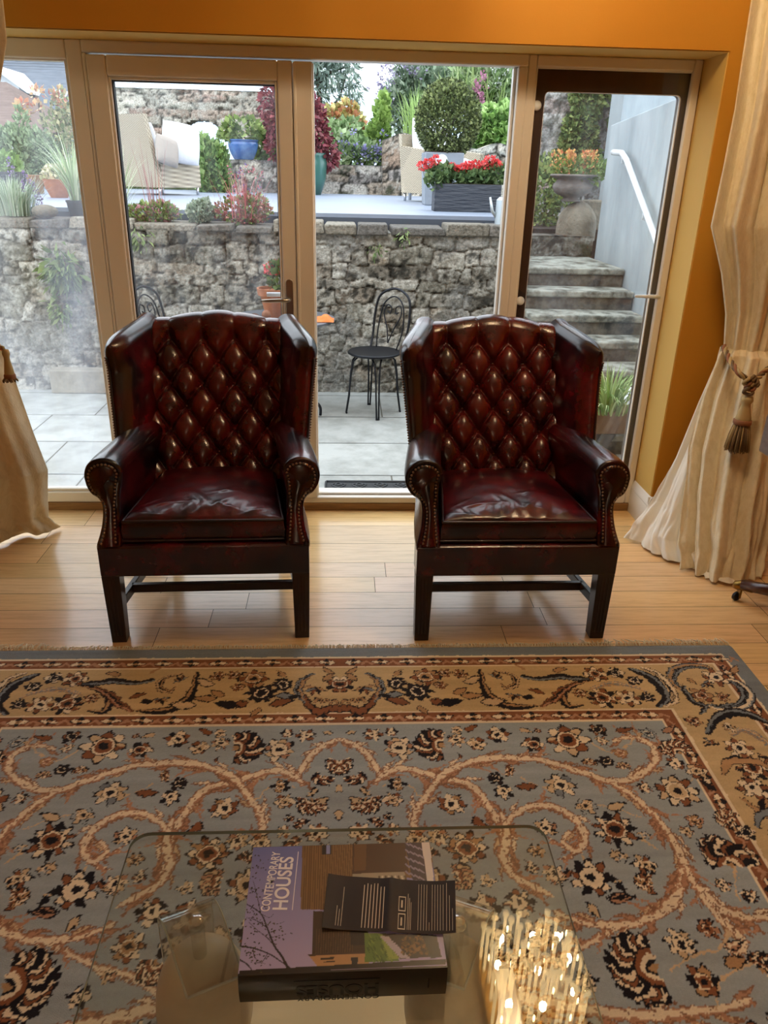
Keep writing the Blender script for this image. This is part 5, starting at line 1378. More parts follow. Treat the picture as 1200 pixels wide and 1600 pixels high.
# garden steps
stx0, stx1 = 1.42, 2.29
zt_ = aty(968, 420, 6.45)[2]; n_st = 6; rs = (zt_ - PZ) / (n_st + 1); td = .29
mat('step_stone', '#7d786c', .9, noise=(9, '#34332c', .38, .62), bump=(40, .6, .015))
mat('step_tread', '#a9ab9f', .85, noise=(8, '#4f5045', .42, .62), bump=(60, .4, .01))
stp_ = None
sb = MB(); tb_ = MB()
for k in range(n_st + 1):
    y0 = 6.45 - td * k; z = zt_ - rs * k
    sb.box(stx0, stx1, y0, 6.45 - td * (k - 1) + .02 if k else 7.45, PZ - .02, z - .05)
    tb_.box(stx0 - .01, stx1 - .002, y0 - .025, 6.45 - td * (k - 1) + .0 if k else 7.45, z - .05, z)
steps = struct(sb.build('garden_steps', 'step_stone', bevel=.01), 'worn stone steps climbing beside the rendered wall', 'steps')
tb_.build('tread', 'step_tread', steps, bevel=.012)
# rendered wall with handrail
mat('render_grey', '#aab3b6', .85, noise=(3, '#8d989c', .38, .68), bump=(50, .3, .008), stretch=(1, 1, .35))
rw = MB(); tA, tB = aty(943, 195, 7.3)[2], 2.14
rw.hexa([(2.295, 3.95, PZ - .1), (2.6, 3.95, PZ - .1), (2.295, 7.3, PZ - .1), (2.6, 7.3, PZ - .1), (2.295, 3.95, tB + .1), (2.6, 3.95, tB + .1), (2.295, 7.3, tA), (2.6, 7.3, tA)])
struct(rw.build('stair_wall', 'render_grey', bevel=.01), 'smooth grey rendered wall beside the steps', 'wall')
ub = aty(973, 165, 8.6)[0]
struct(MB().box(ub, 8, 8.6, 9.0, .5, 4.5).build('upper_wall', 'render_grey'), 'higher grey rendered wall behind the stair wall', 'wall')
hr = thing('handrail', 'white tubular handrail fixed to the grey rendered wall', 'handrail', (2.22, 6.4, zt_))
q = [atx(958, 238, 2.22), atx(972, 239, 2.22), atx(979, 250, 2.22), atx(1030, 388, 2.22)]; dirv = q[3] - q[2]; q.append(q[3] + dirv * .28)
q = [Vector(v) - hr.location for v in q]
MB().tube([tuple(v) for v in catmull([tuple(q[0]), tuple(q[1])], 3)] + [tuple(v) for v in q[2:]], .023, 12).build('rail', 'white_metal', hr, smooth=True)
for t in (.0, .62):
    b0 = q[1] * (1 - t) + q[3] * t if t else q[1] + Vector((0, -.02, 0))
    MB().tube([tuple(b0), tuple(b0 + Vector((.0, 0, -.07))), tuple(b0 + Vector((.075, 0, -.08)))], .009, 8).build('bracket', 'white_metal', hr, smooth=True)
struct(MB().box(1.3, 2.9, 7.72, 9.62, .3, zt_ + .22).build('planting_bed', 'soil'), 'dark soil bed behind the low wall at the head of the steps', 'planting bed')
# low wall, pedestal and urn at the head of the steps
stone_wall('landing_wall', 1.3, 2.3, zt_ - .1, aty(870, 368, 7.45)[2], 7.45, .3, GREY, 12, 'low stone wall at the head of the steps', cw=.34, chh=.16, res=.018, depth=.05, moss=.25)
yl = 7.62
pc_ = aty(905, 372, yl); ptop = aty(905, 313, yl)[2]; pw = RP(25, yl)
pd = thing('boulder', 'rounded sandstone boulder carrying the stone urn', 'boulder', (pc_[0] - .03, yl, pc_[2] - .02))
bo = MB(); hh = ptop - pd.location.z
bo.grid(lambda u, v: ((pw * (1 + .12 * math.sin(3 * u * 2 * PI) + .1 * fbm(np.array(u * 9), np.array(v * 4), 3, 2)) * math.cos(max(0, v - .45) / .55 * PI / 2) ** .6 + .0) * math.cos(u * 2 * PI), .2 * math.cos(max(0, v - .45) / .55 * PI / 2) ** .6 * math.sin(u * 2 * PI), hh * v * (1 if v < .99 else 1)), 32, 16, closeu=True)
bo.build('stone', mat('sandstone', '#8a8271', .95, noise=(6, '#6a6354', .4, .65), bump=(40, .7, .02)), pd, smooth=True)
pd2 = thing('boulder', 'flat upright stone leaning between the boulder and the rendered wall', 'boulder', (aty(917, 370, yl)[0] + .10, yl + .26, pc_[2] - .02))
MB().box(-.10, .10, -.06, .08, 0, hh * 1.0).build('stone', 'sandstone', pd2, bevel=.02)
ur = thing('garden_urn', 'weathered stone urn of orange flowers on the boulder', 'urn', (aty(892, 312, yl)[0], yl, ptop - .012))
uz = aty(892, 270, yl)[2] - ptop; R1 = RP(31, yl)
MB().lathe([(r_ * R1, z_ * uz) for r_, z_ in catmull([(.40, 0), (.42, .05), (.34, .12), (.40, .18), (.72, .30), (.86, .48), (.84, .62), (.72, .74), (.74, .82), (1.0, .92), (1.02, .97), (.96, 1.0), (.84, .98), (.80, .9)], 4)], 36).build('urn_body', mat('urn_stone', '#6b6560', .9, noise=(8, '#8d8780', .45, .7), bump=(50, .5, .01)), ur, smooth=True)
bush('foliage', ur, [((0, 0, uz + .03), (R1 * .9, R1 * .9, .10)), ((.12, 0, uz + .02), (.2, .16, .10))], 500, .05, .28, ['#6f8f33', '#86a53e', '#56762a'], 31)
spikes('blossom', ur, [((rng.uniform(-.2, .22), rng.uniform(-.15, .1), uz + .05), (rng.normal() * .15, 0, 1)) for _ in range(22)], 26, .14, .022, ['#e08a2a', '#e6a52f', '#d9702a', '#e9b94a'], 32, .024)
# far stone wall with creeper behind the steps
iy = 9.6
stone_wall('boundary_wall', aty(828, 200, iy)[0], aty(990, 200, iy)[0] + 1, .8, 3.7, iy, .4, ['#c4c0bb', '#b4b1ad', '#d0cbc6', '#bda69c', '#a8a5a2'], 14, 'high lichened boundary wall behind the urn', cw=.3, chh=.13, res=.024, depth=.05, moss=.1, wash=.4)
iv = thing('ivy', 'bright green creeper climbing the high stone wall behind the urn', 'creeper', (aty(905, 270, iy)[0], iy - .1, 1.5))
o_ = Vector(iv.location)
pts_ = [(918, 165, 18, 22), (922, 150, 26, 16), (910, 190, 20, 22), (905, 215, 24, 20), (912, 240, 22, 18), (893, 205, 10, 16), (900, 255, 26, 14), (885, 235, 12, 14), (962, 190, 6, 10), (966, 175, 5, 10), (925, 130, 22, 14)]
bush('foliage', iv, [(tuple(Vector(PX(a, b_, iy - .12)) - o_), (RP(c, iy), .08, RP(d, iy))) for a, b_, c, d in pts_], 2600, .07, .36, ['#7f9a3a', '#93ac46', '#5e7a2c', '#a6b656', '#4a6424'], 33, up=-.3)
MB().tube([(.0, .06, -.6), (.05, .06, 0), (.1, .05, .6), (.12, .05, 1.1)], .015, 6).build('stem', 'bark', iv, smooth=True)
def plant(name, label, cat, base, blobs, n, size, width, cols, seed, group=None, stems=None, **k):
    """blobs in pixels: (px, py, rx, ry, depth)"""
    t = thing(name, label, cat, base, 0, group); b0 = Vector(base)
    bush('foliage', t, [(tuple(Vector(PX(a, b_, Y)) - b0), (RP(rx, Y), RP((rx + ry) / 2, Y), RP(ry, Y))) for a, b_, rx, ry, Y in blobs], n, size, width, cols, seed, **k)
    if stems:
        for P, r_ in stems: MB().tube([tuple(Vector(p) - b0) for p in P], r_, 6).build('stem', 'bark', t, smooth=True)
    return t
plant('shrub', 'leafy green shrub with small yellow leaves left of the urn', 'shrub', (aty(850, 350, 8.3)[0], 8.3, zt_ + .22), [(850, 300, 20, 40, 8.3), (845, 330, 18, 24, 8.2), (870, 268, 20, 18, 8.4), (920, 262, 20, 14, 8.4), (855, 262, 18, 16, 8.5), (880, 330, 16, 22, 8.3)], 1500, .06, .3, ['#6f8a34', '#84a03f', '#4f6a28', '#9fae4c'], 34, stems=[([PX(850, 352, 8.3), PX(852, 300, 8.3)], .012)])

# things at the foot of the steps, seen through the right pane
wt = thing('garden_table', 'white slatted garden table folded low at the foot of the steps', 'garden table', (1.98, 4.72, PZ))
mat('white_paint', '#e8ecef', .5)
for k in range(6): MB().box(-.27 + k * .09, -.19 + k * .09, -.38, .38, .335, .355).build('slat', 'white_paint', wt)
for a, b_ in ((-.24, -.34), (.24, -.34), (-.24, .34), (.24, .34)): MB().box(a - .02, a + .02, b_ - .02, b_ + .02, 0, .335).build('leg', 'white_paint', wt)
tp = thing('trough_planter', 'brown trough of arching grass on a dark stand below the steps', 'planter', (1.60, 4.28, PZ))
ppos = fl(948, 672, .22)
tp.location = (ppos[0] + .0, ppos[1] + .05, PZ)
for sgn in (-1, 1): MB().hexa([(-.16, -.02 + sgn * .06, 0), (-.12, -.02 + sgn * .06, 0), (-.16, .02 + sgn * .06, 0), (-.12, .02 + sgn * .06, 0), (-.02, -.02 + sgn * .06, .28), (.05, -.02 + sgn * .06, .28), (-.02, .02 + sgn * .06, .28), (.05, .02 + sgn * .06, .28)]).build('stand_leg', mat('dark_grey' + str(sgn), '#3c4046', .6), tp)
MB().hexa([(-.20, -.07, .28), (.12, -.07, .28), (-.20, .07, .28), (.12, .07, .28), (-.23, -.09, .42), (.15, -.09, .42), (-.23, .09, .42), (.15, .09, .42)]).build('trough', mat('trough_brown', '#7a6048', .7, noise=(8, '#63503e', .4, .7)), tp, bevel=.006)
blades('grass', tp, (0, 0, .41), 230, .30, .26, ['#86a85a', '#a3bf78', '#6d8f48', '#b9cf95'], 40, w=.005, base=.15)

# ------------------------------------------------------------------ patio furniture
def bistro_chair(loc, rz, label):
    t = thing('bistro_chair', label, 'garden chair', loc, rz, 'black iron bistro chairs on the patio')
    MB().lathe([(0, .446), (.185, .446), (.195, .452), (.195, .462), (.188, .466), (.17, .462), (0, .460)], 40).build('seat', 'iron', t, smooth=True, auto=40)
    for a in (45, 135, 225, 315):
        c_, s_ = math.cos(R(a)), math.sin(R(a)); L = MB(); w_ = (-s_ * .013, c_ * .013)
        for sg in (-1, 1):
            L.tube([(.11 * c_ + w_[0] * sg * 3, .11 * s_ + w_[1] * sg * 3, .445), (.155 * c_ + w_[0] * sg * 1.6, .155 * s_ + w_[1] * sg * 1.6, .40), (.172 * c_ + w_[0] * sg, .172 * s_ + w_[1] * sg, .30), (.185 * c_ + w_[0] * sg * .8, .185 * s_ + w_[1] * sg * .8, .14), (.205 * c_ + w_[0] * sg * .6, .205 * s_ + w_[1] * sg * .6, .012)], .0065, 8)
        L.tube([(.205 * c_ - .014 * s_, .205 * s_ + .014 * c_, .008), (.205 * c_ + .014 * s_, .205 * s_ - .014 * c_, .008)], .008, 8)
        L.build('leg', 'iron', t, smooth=True)
    P = [(-.13, .13, .455), (-.15, .19, .56), (-.155, .22, .70), (-.125, .245, .83), (0, .26, .885), (.125, .245, .83), (.155, .22, .70), (.15, .19, .56), (.13, .13, .455)]
    MB().tube(catmull(P, 6), .009, 8).build('back_loop', 'iron', t, smooth=True)
    P = [(-.09, .15, .46), (-.11, .20, .60), (-.085, .235, .77), (0, .25, .83), (.085, .235, .77), (.11, .20, .60), (.09, .15, .46)]
    MB().tube(catmull(P, 6), .0055, 6).build('inner_loop', 'iron', t, smooth=True)
    for sg in (-1, 1):
        P = [(0, .17, .50), (sg * .03, .20, .60), (sg * .075, .225, .70), (sg * .06, .24, .765), (sg * .02, .24, .75), (sg * .025, .232, .71), (sg * .05, .232, .72)]
        MB().tube(catmull(P, 6), .0050, 6).build('scroll', 'iron', t, smooth=True)
    return t
bc = bistro_chair((.222, 5.63, PZ), R(-38), 'black iron bistro chair with round seat seen between the armchairs')
bc2 = copy_tree(bc); bcx_ = aty(240, 470, 5.75); bc2.location = (bcx_[0] + .16, 5.60, PZ); bc2.rotation_euler = (0, 0, R(62)); bc2['label'] = 'black iron bistro chair mostly hidden behind the left armchair, only its curled back showing'
bt_z = aty(500, 497, 5.6)[2]
bt = thing('bistro_table', 'round iron bistro table behind the left armchair', 'garden table', (aty(440, 497, 5.6)[0], 5.6, PZ))
brd = aty(523, 497, 5.6)[0] - bt.location.x; th_ = bt_z - PZ
MB().lathe([(0, th_ - .012), (brd - .01, th_ - .012), (brd, th_ - .016), (brd, th_ - .002), (brd - .006, th_), (0, th_)], 48).build('table_top', mat('slate_top', '#6c7078', .4, metal=.3), bt, smooth=True, auto=40)
for a in (-18, 102, 222):
    c_, s_ = math.cos(R(a)), math.sin(R(a))
    MB().tube(catmull([(.06 * c_, .06 * s_, th_ - .02), (.03 * c_, .03 * s_, .45), (.06 * c_, .06 * s_, .22), (.20 * c_, .20 * s_, .14), (.28 * c_, .28 * s_, .08), (.285 * c_, .285 * s_, .01)], 5), .011, 8).build('leg', 'iron', bt, smooth=True)
gp_ = thing('flowerpot', 'terracotta pot of red geranium on the bistro table', 'flowerpot', (aty(430, 470, 5.65)[0], 5.65, bt_z))
hpot = aty(430, 450, 5.65)[2] - bt_z
MB().lathe([(0, .002), (.07, .0), (.105, hpot * .75), (.122, hpot * .76), (.128, hpot), (.115, hpot), (.11, hpot * .9), (0, hpot * .9)], 32).build('pot', 'terracotta', gp_, smooth=True, auto=40)
bush('foliage', gp_, [((.05, 0, hpot + .08), (.09, .09, .10))], 160, .05, .45, ['#5d7a38', '#7a9a48', '#48632c'], 41)
def geranium(parent, spots, r, seed, stemz):
    for i, s in enumerate(spots):
        rg = np.random.default_rng(seed + i); p, d = blob_pts(90, s, (r, r, r * .75), rg, .6)
        V, F, C = leaf_arrays(p, d + rg.normal(size=d.shape) * .5, .022, .5, ['#ff1212', '#ea0a10', '#ff2c26', '#c8060c'], rg)
        np_mesh('flower_head', V, F, 'petal', C, parent)
        MB().tube([(s[0] * .9, s[1] * .9 + .01, stemz), (s[0], s[1], s[2] - .01)], .003, 5).build('stem', 'stem_green', parent, smooth=True)
mat('stem_green', '#5d7a38', .6)
hz = aty(424, 420, 5.65)
geranium(gp_, [(hz[0] - gp_.location.x, 0, hz[2] - bt_z), (hz[0] - gp_.location.x + .04, .03, hz[2] - bt_z + .01)], .05, 50, hpot)
oc = thing('orange_cloth', 'crumpled orange cloth on the rim of the bistro table', 'cloth', (aty(500, 500, 5.58)[0], 5.50, bt_z + .001))
MB().grid(lambda u, v: ((u - .5) * .20, (v - .5) * .17, .003 + .055 * float(fbm(np.array(u * 4), np.array(v * 4), 6, 3)) * (1 - (2 * u - 1) ** 4) * (1 - (2 * v - 1) ** 4)), 26, 22).build('cloth', mat('orange_fabric', '#e07a3a', .8), oc, smooth=True)
for k, (px, py, lab) in enumerate(((398, 493, 'brown pebble beside a white one on the bistro table'), (416, 488, 'larger brown pebble nearest the flowerpot on the bistro table'))):
    p = aty(px, py, 5.5); s_ = thing('pebble', lab, 'pebble', (p[0], 5.5, bt_z + .02)); MB().ball((0, 0, 0), (.032, .025, .022 + .012 * k)).build('stone', mat('pebble_brown' + str(k), ['#5a3a2a', '#8a5a3e'][k], .6), s_, smooth=True)
    s_.location.z = bt_z + .022 + .012 * k
p = aty(404, 492, 5.42); s_ = thing('pebble', 'white pebble on the bistro table behind the left armchair', 'pebble', (p[0], 5.40, bt_z + .022)); MB().ball((0, 0, 0), (.036, .03, .022)).build('stone', mat('pebble_white', '#d9d6cc', .6), s_, smooth=True)
# doormat
dm = thing('doormat', 'black rubber scrollwork doormat on the patio outside the open doorway', 'doormat', (.33, 3.95, PZ))
mat('rubber', '#17191c', .55); mat('rubber_raised', '#2a2d31', .4)
dmz = PZ + .0
MB().box(-.44, .44, -.24, .24, .0005, .008).build('mat_base', 'rubber', dm)
dmp = MB()
for i in range(7):
    for j in range(3):
        x, y = -.36 + i * .12, -.15 + j * .15
        for sg in (-1, 1): dmp.tube(catmull([(x - .05 * sg, y - .06, .009), (x, y - .02, .009), (x + .04 * sg, y + .03, .009), (x, y + .055, .009), (x - .02 * sg, y + .03, .009), (x, y + .015, .009)], 4), .005, 5)
dmp.tube([(-.43, -.23, .009), (.43, -.23, .009), (.43, .23, .009), (-.43, .23, .009)], .008, 6, closed=True)
dmp.build('scrollwork', 'rubber_raised', dm, smooth=True)

# ------------------------------------------------------------------ on the deck
def woven(mb_, P00, P10, P11, P01, nu, nv, amp=.008, seed=0):
    """woven panel: grid with over-under relief"""
    P00, P10, P11, P01 = [np.array(p, float) for p in (P00, P10, P11, P01)]
    n = np.cross(P10 - P00, P01 - P00); n /= np.linalg.norm(n); V, C = [], []
    c0, c1 = np.array(hx('#c9bda6')), np.array(hx('#8d8270'))
    for j in range(nv + 1):
        for i in range(nu + 1):
            u, v = i / nu, j / nv; h = 1 if ((i // 3 + j) % 2) else -1
            V.append((P00 * (1 - u) * (1 - v) + P10 * u * (1 - v) + P11 * u * v + P01 * (1 - u) * v) + n * amp * h * .5); C.append(c0 if h > 0 else c1)
    o = len(mb_.V); mb_.V += [tuple(v) for v in V]; mb_.C += [tuple(c) for c in C]
    mb_.F += [(o + j * (nu + 1) + i, o + j * (nu + 1) + i + 1, o + (j + 1) * (nu + 1) + i + 1, o + (j + 1) * (nu + 1) + i) for j in range(nv) for i in range(nu)]
def wpanel(mb_, pts, th, nu=70, nv=48):
    """double-skinned woven slab; pts = four corners, th = offset vector"""
    P = [np.array(p, float) for p in pts]; Q = [p + np.array(th) for p in P]
    woven(mb_, P[0], P[1], P[2], P[3], nu, nv); woven(mb_, Q[1], Q[0], Q[3], Q[2], nu, nv)
    for i in range(4):
        j = (i + 1) % 4; woven(mb_, P[j], P[i], Q[i], Q[j], max(nu, nv) if i % 2 == 0 else nv, 3, .003)
def pillow(name, c, size, rot, m, parent):
    a, b_, d = size
    def f(u, v):
        x, y = math.sin((u - .5) * PI), math.sin((v - .5) * PI)
        return x, y
    mb_ = MB()
    for sg in (1, -1):
        mb_.grid(lambda u, v: (lambda x, y: (a / 2 * x * (1 - .06 * y * y), b_ / 2 * y * (1 - .06 * x * x), sg * d / 2 * ((1 - x ** 4) * (1 - y ** 4)) ** .6))(*f(u, v)), 22, 22)
    mb_.xf(Matrix.Translation(c) @ Euler(rot).to_matrix().to_4x4())
    return mb_.build(name, m, parent, smooth=True, recalc=True)
def wicker(loc, rz, label, arms=(1,), hb=1.02, cush=.80):
    t = thing('wicker_armchair', label, 'garden armchair', loc, rz, 'wicker armchairs on the deck')
    b_ = MB(); wpanel(b_, [(.42, .36, .10), (-.42, .36, .10), (-.40, .38 + .16 * hb, hb), (.40, .38 + .16 * hb, hb)], (0, -.07, 0), 96, 84); b_.build('backrest', 'rattan', t, color=True, recalc=False)
    for sg in arms:
        b_ = MB(); x = .42 * sg
        P = [(x, -.40, .10), (x, .38, .10), (x, .44, .66), (x, -.43, .58)]
        if sg < 0: P = [P[1], P[0], P[3], P[2]]
        wpanel(b_, P, (-.07 * sg, 0, 0), 80, 52); b_.build('arm', 'rattan', t, color=True, recalc=False)
    b_ = MB(); wpanel(b_, [(-.40, -.41, .10), (.40, -.41, .10), (.40, -.41, .40), (-.40, -.41, .40)], (0, .72, 0), 84, 30); b_.build('seat_base', 'rattan', t, color=True, recalc=False)
    for a, c in ((-.38, -.36), (.38, -.36), (-.38, .34), (.38, .34)): MB().lathe([(.018, 0), (.022, .1)], 12, (a, c, 0)).build('leg', 'chrome', t, smooth=True)
    pillow('seat_cushion', (0, -.06, .46), (.70, .70, .16), (0, 0, 0), 'cushion_white', t)
    pillow('back_cushion', (.02, .27, cush - .04), (.68, .62, .20), (PI / 2 - .18, 0, 0), 'cushion_white', t)
    return t
a0 = aty(250, 304, 10.0); SC1 = .86
wk = wicker((0, 0, DZ), R(143), 'tall-backed wicker armchair with white pillows in front of the arched wall', hb=1.0, cush=.66)
wk.scale = (SC1, SC1, SC1)
cs, sn = math.cos(R(143)) * SC1, math.sin(R(143)) * SC1; lx, ly = -.42, .38
wk.location = (a0[0] - (cs * lx - sn * ly), 10.0 - (sn * lx + cs * ly), DZ)
for px, py, Y, sz, ry, mm, lab in ((261, 236, 10.0, .32, .9, 'cushion_grey', 'grey scatter cushion leaning at the near side of the left wicker armchair'), (283, 224, 10.32, .46, .5, 'cushion_white', 'large white pillow standing on the left wicker armchair')):
    p = aty(px, py, Y); t = thing('cushion', lab, 'cushion', tuple(p))
    pillow('cover', (0, 0, 0), (sz, sz, .13), (PI / 2 - .22, ry * .3, ry), mm, t)
wk2 = wicker((0, 0, DZ), R(32), 'low wicker armchair with white cushion behind the clipped box ball', arms=(-1, 1), hb=.80, cush=.74)
a1 = aty(688, 312, 10.0); wk2.location = (a1[0], 10.05, DZ); wk2.scale = (.84, .84, .92)
# planters
mat('zinc_grey', '#8b929b', .55, noise=(4, '#7a818a', .4, .7)); mat('riven_slate', '#3d4149', .7, bump=(16, .9, .03), stretch=(.35, 1, 2.6))
ty = 8.75; t0, t1 = aty(664, 320, ty), aty(722, 320, ty); tw = (t1[0] - t0[0]) / 2 * .92; thh = aty(690, 238, ty)[2] - DZ
bp = thing('box_ball_planter', 'clipped box ball in a tall tapered grey planter', 'planter', (t0[0] + tw, ty + tw, DZ))
k1 = tw * 1.12
MB().hexa([(-tw, -tw, 0), (tw, -tw, 0), (-tw, tw, 0), (tw, tw, 0), (-k1, -k1, thh), (k1, -k1, thh), (-k1, k1, thh), (k1, k1, thh)]).build('planter', 'zinc_grey', bp, bevel=.01)
MB().box(-k1 + .02, k1 - .02, -k1 + .02, k1 - .02, thh, thh + .01).build('soil', 'soil', bp)
bc_ = Vector(PX(700, 187, ty + tw)) - bp.location; rb = RP(43, ty)
bush('foliage', bp, [(tuple(bc_), (rb, rb, rb * 1.1))], 9500, .034, .42, ['#6f7f3c', '#86974a', '#566434', '#9aa85a', '#48542c'], 60, shell=.72, up=.2)
for k in range(6): MB().tube([(rng.uniform(-.05, .05), rng.uniform(-.05, .05), thh), (rng.uniform(-.2, .2), rng.uniform(-.2, .2), thh + .35)], .008, 5).build('stem', 'bark', bp, smooth=True)
dp = aty(690, 251, ty); MB().lathe([(0, -.004), (RP(8, ty), -.004), (RP(8, ty), .004), (0, .004)], 28).xf(Matrix.Translation((dp[0] - bp.location.x, -k1 * .96 - .006, dp[2] - DZ)) @ Euler((PI / 2, 0, 0)).to_matrix().to_4x4()).build('white_disc', 'white_metal', bp, smooth=True, auto=40)  # plain white disc on the planter face
gy_ = 7.35; g0, g1 = aty(678, 331, gy_), aty(781, 331, gy_); gh = aty(730, 288, gy_)[2] - DZ
gt = thing('window_box', 'dark riven slate trough of red geraniums on the deck edge', 'planter', ((g0[0] + g1[0]) / 2, gy_ + .12, DZ)); gw = (g1[0] - g0[0]) / 2
MB().box(-gw, gw, -.12, .12, 0, gh).build('trough', 'riven_slate', gt, bevel=.006)
MB().box(-gw + .015, gw - .015, -.105, .105, gh - .002, gh + .004).build('soil', 'soil', gt)
bush('foliage', gt, [((-gw * .75, 0, gh + .07), (.13, .1, .08)), ((-gw * .2, 0, gh + .05), (.17, .1, .05)), ((gw * .3, 0, gh + .05), (.17, .1, .06)), ((gw * .8, 0, gh + .08), (.12, .1, .09)), ((-gw * 1.0, -.05, gh + .02), (.07, .08, .08))], 900, .05, .5, ['#4d6a34', '#648444', '#3c5628', '#7d9a50'], 61)
geranium(gt, [(aty(a, b_, gy_ + .1)[0] - gt.location.x, -.02, aty(a, b_, gy_ + .1)[2] - DZ) for a, b_ in ((660, 259), (670, 255), (680, 250), (707, 262), (716, 266), (724, 263), (733, 259), (742, 258), (756, 259), (766, 250), (773, 256), (777, 259))], .042, 70, gh)
wc_y = 6.40; wc = thing('watering_can', 'galvanised watering can on the wall top beside the slate trough', 'watering can', (aty(787, 354, wc_y)[0], wc_y, 1.225))
mat('galvanised', '#b9c2c6', .4, metal=.7)
wh = aty(787, 308, wc_y)[2] - 1.225
MB().lathe([(0, 0), (.075, 0), (.072, wh * .9), (.05, wh), (.04, wh), (.06, wh * .9), (0, wh * .88)], 24).build('body', 'galvanised', wc, smooth=True, auto=40)
q = aty(766, 308, wc_y); MB().tube([(-.06, 0, .06), (-.10, 0, wh * .5), (q[0] - wc.location.x, 0, q[2] - 1.225)], [.016, .012, .008], 10).build('spout', 'galvanised', wc, smooth=True)
MB().tube(catmull([(.06, 0, wh * .9), (.12, 0, wh * .85), (.12, 0, wh * .4), (.07, 0, wh * .25)], 5), .007, 8).build('handle', 'galvanised', wc, smooth=True)
ov = aty(627, 268, 9.9); wo = thing('white_object', 'white rounded object half hidden behind the wicker armchair', 'unidentified object', (ov[0] + .16, 10.5, DZ))  # unidentified white oval, set on an added post
zc_ = ov[2] - DZ; MB().ball((0, 0, zc_), (RP(7, 10), RP(7, 10), RP(13, 10)), 20, 12).build('oval', 'white_paint', wo, smooth=True); MB().tube([(0, 0, 0), (0, 0, zc_)], .02, 8).build('post', 'zinc_grey', wo)
# blue pot on the low wall
by = 12.75; bz0 = tz1 if False else aty(380, 250, by)[2]
stone_wall('pot_wall', aty(349, 270, 12.4)[0], aty(455, 270, 12.4)[0], DZ, bz0, 12.4, .6, WARM, 21, 'short raised wall carrying the blue glazed pot', cw=.45, chh=.18, res=.026, depth=.05, moss=.1)
blp = thing('blue_pot', 'blue glazed pot with leafy plant on the raised wall', 'flowerpot', (aty(381, 250, by)[0], by, bz0 + .005)); bh_ = aty(381, 219, by)[2] - bz0; R2 = RP(20, by)
MB().lathe([(R2 * a, bh_ * b_) for a, b_ in catmull([(.62, 0), (.70, .1), (.90, .45), (.98, .75), (.94, .88), (1.0, .95), (1.0, 1.0), (.88, .98), (.85, .85)], 4)], 36).build('pot', mat('blue_glaze', '#2c5fa8', .25, noise=(5, '#5f90c8', .45, .7), coat=.4), blp, smooth=True)
bush('foliage', blp, [((0, 0, bh_ + .12), (.28, .2, .16)), ((-.2, 0, bh_ + .10), (.14, .1, .1))], 300, .10, .4, ['#7f9a3c', '#9ab14c', '#5f7c30'], 62, up=.1)

# ------------------------------------------------------------------ planting
G1 = ['#5f8a3a', '#77a044', '#4a702e', '#8db355']
gb = lambda px, Y, z=None: (aty(px, 280, Y)[0], Y, tz1 - .05 if z is None else z)
plant('laurel', 'bright green laurel beside the left wicker armchair', 'shrub', gb(330, 12.0, DZ), [(325, 266, 18, 36, 12.0), (342, 270, 14, 34, 12.0), (318, 236, 8, 20, 12.0), (340, 246, 12, 16, 12.0)], 2400, .085, .32, ['#6f9a3c', '#8bb44c', '#54792e', '#a4c463'], 80, up=.9, stems=[([gb(330, 12.0, DZ), PX(328, 250, 12.0)], .02)])
plant('climber', 'green leafy climber right of the blue pot', 'shrub', gb(418, 13.2), [(418, 228, 14, 26, 13.2), (424, 210, 10, 18, 13.2)], 600, .10, .4, G1, 81, stems=[([gb(418, 13.2), PX(418, 225, 13.2)], .02)])
acer = plant('acer', 'dark red Japanese maple seen either side of the door post', 'tree', gb(465, 12.0, DZ), [(492, 225, 22, 30, 12.0), (505, 240, 20, 18, 12.0), (425, 165, 16, 26, 12.0), (440, 190, 20, 30, 12.0), (470, 190, 30, 40, 12.0), (430, 225, 12, 18, 12.0), (497, 185, 10, 12, 12.0), (515, 250, 10, 8, 12.0)], 2600, .085, .28, ['#7c2433', '#8f3344', '#5f1a28', '#a64a4e', '#8a2c30'], 82, up=-.4, stems=[([gb(465, 12.0, DZ), PX(462, 240, 12.0), PX(440, 190, 12.0)], .03), ([PX(462, 240, 12.0), PX(492, 220, 12.0)], .02)])
pp = thing('green_pot', 'tall green glazed pot under the red maple', 'flowerpot', gb(487, 11.9, DZ)); MB().lathe([(.13, 0), (.2, .2), (.22, .42), (.19, .5), (.21, .54), (.17, .52)], 28).build('pot', mat('green_glaze', '#2f5f55', .3, coat=.4), pp, smooth=True)
euc = thing('eucalyptus', 'airy grey-green eucalyptus against the sky beyond the border', 'tree', gb(500, 17))
b0 = Vector(euc.location)
br = [([gb(497, 17), PX(496, 240, 17), PX(500, 160, 17), PX(494, 90, 17), PX(498, 20, 17)], [.09, .07, .05, .04, .02]), ([PX(497, 190, 17), PX(515, 172, 17), PX(532, 150, 17), PX(540, 118, 17)], [.03, .025, .02, .012]), ([PX(498, 130, 17), PX(520, 110, 17), PX(548, 104, 17)], [.03, .02, .012]), ([PX(497, 200, 17), PX(520, 195, 17), PX(545, 180, 17)], [.02, .015, .01])]
for P, r_ in br: MB().tube([tuple(Vector(p) - b0) for p in P], r_, 7).build('branch', 'bark', euc, smooth=True)
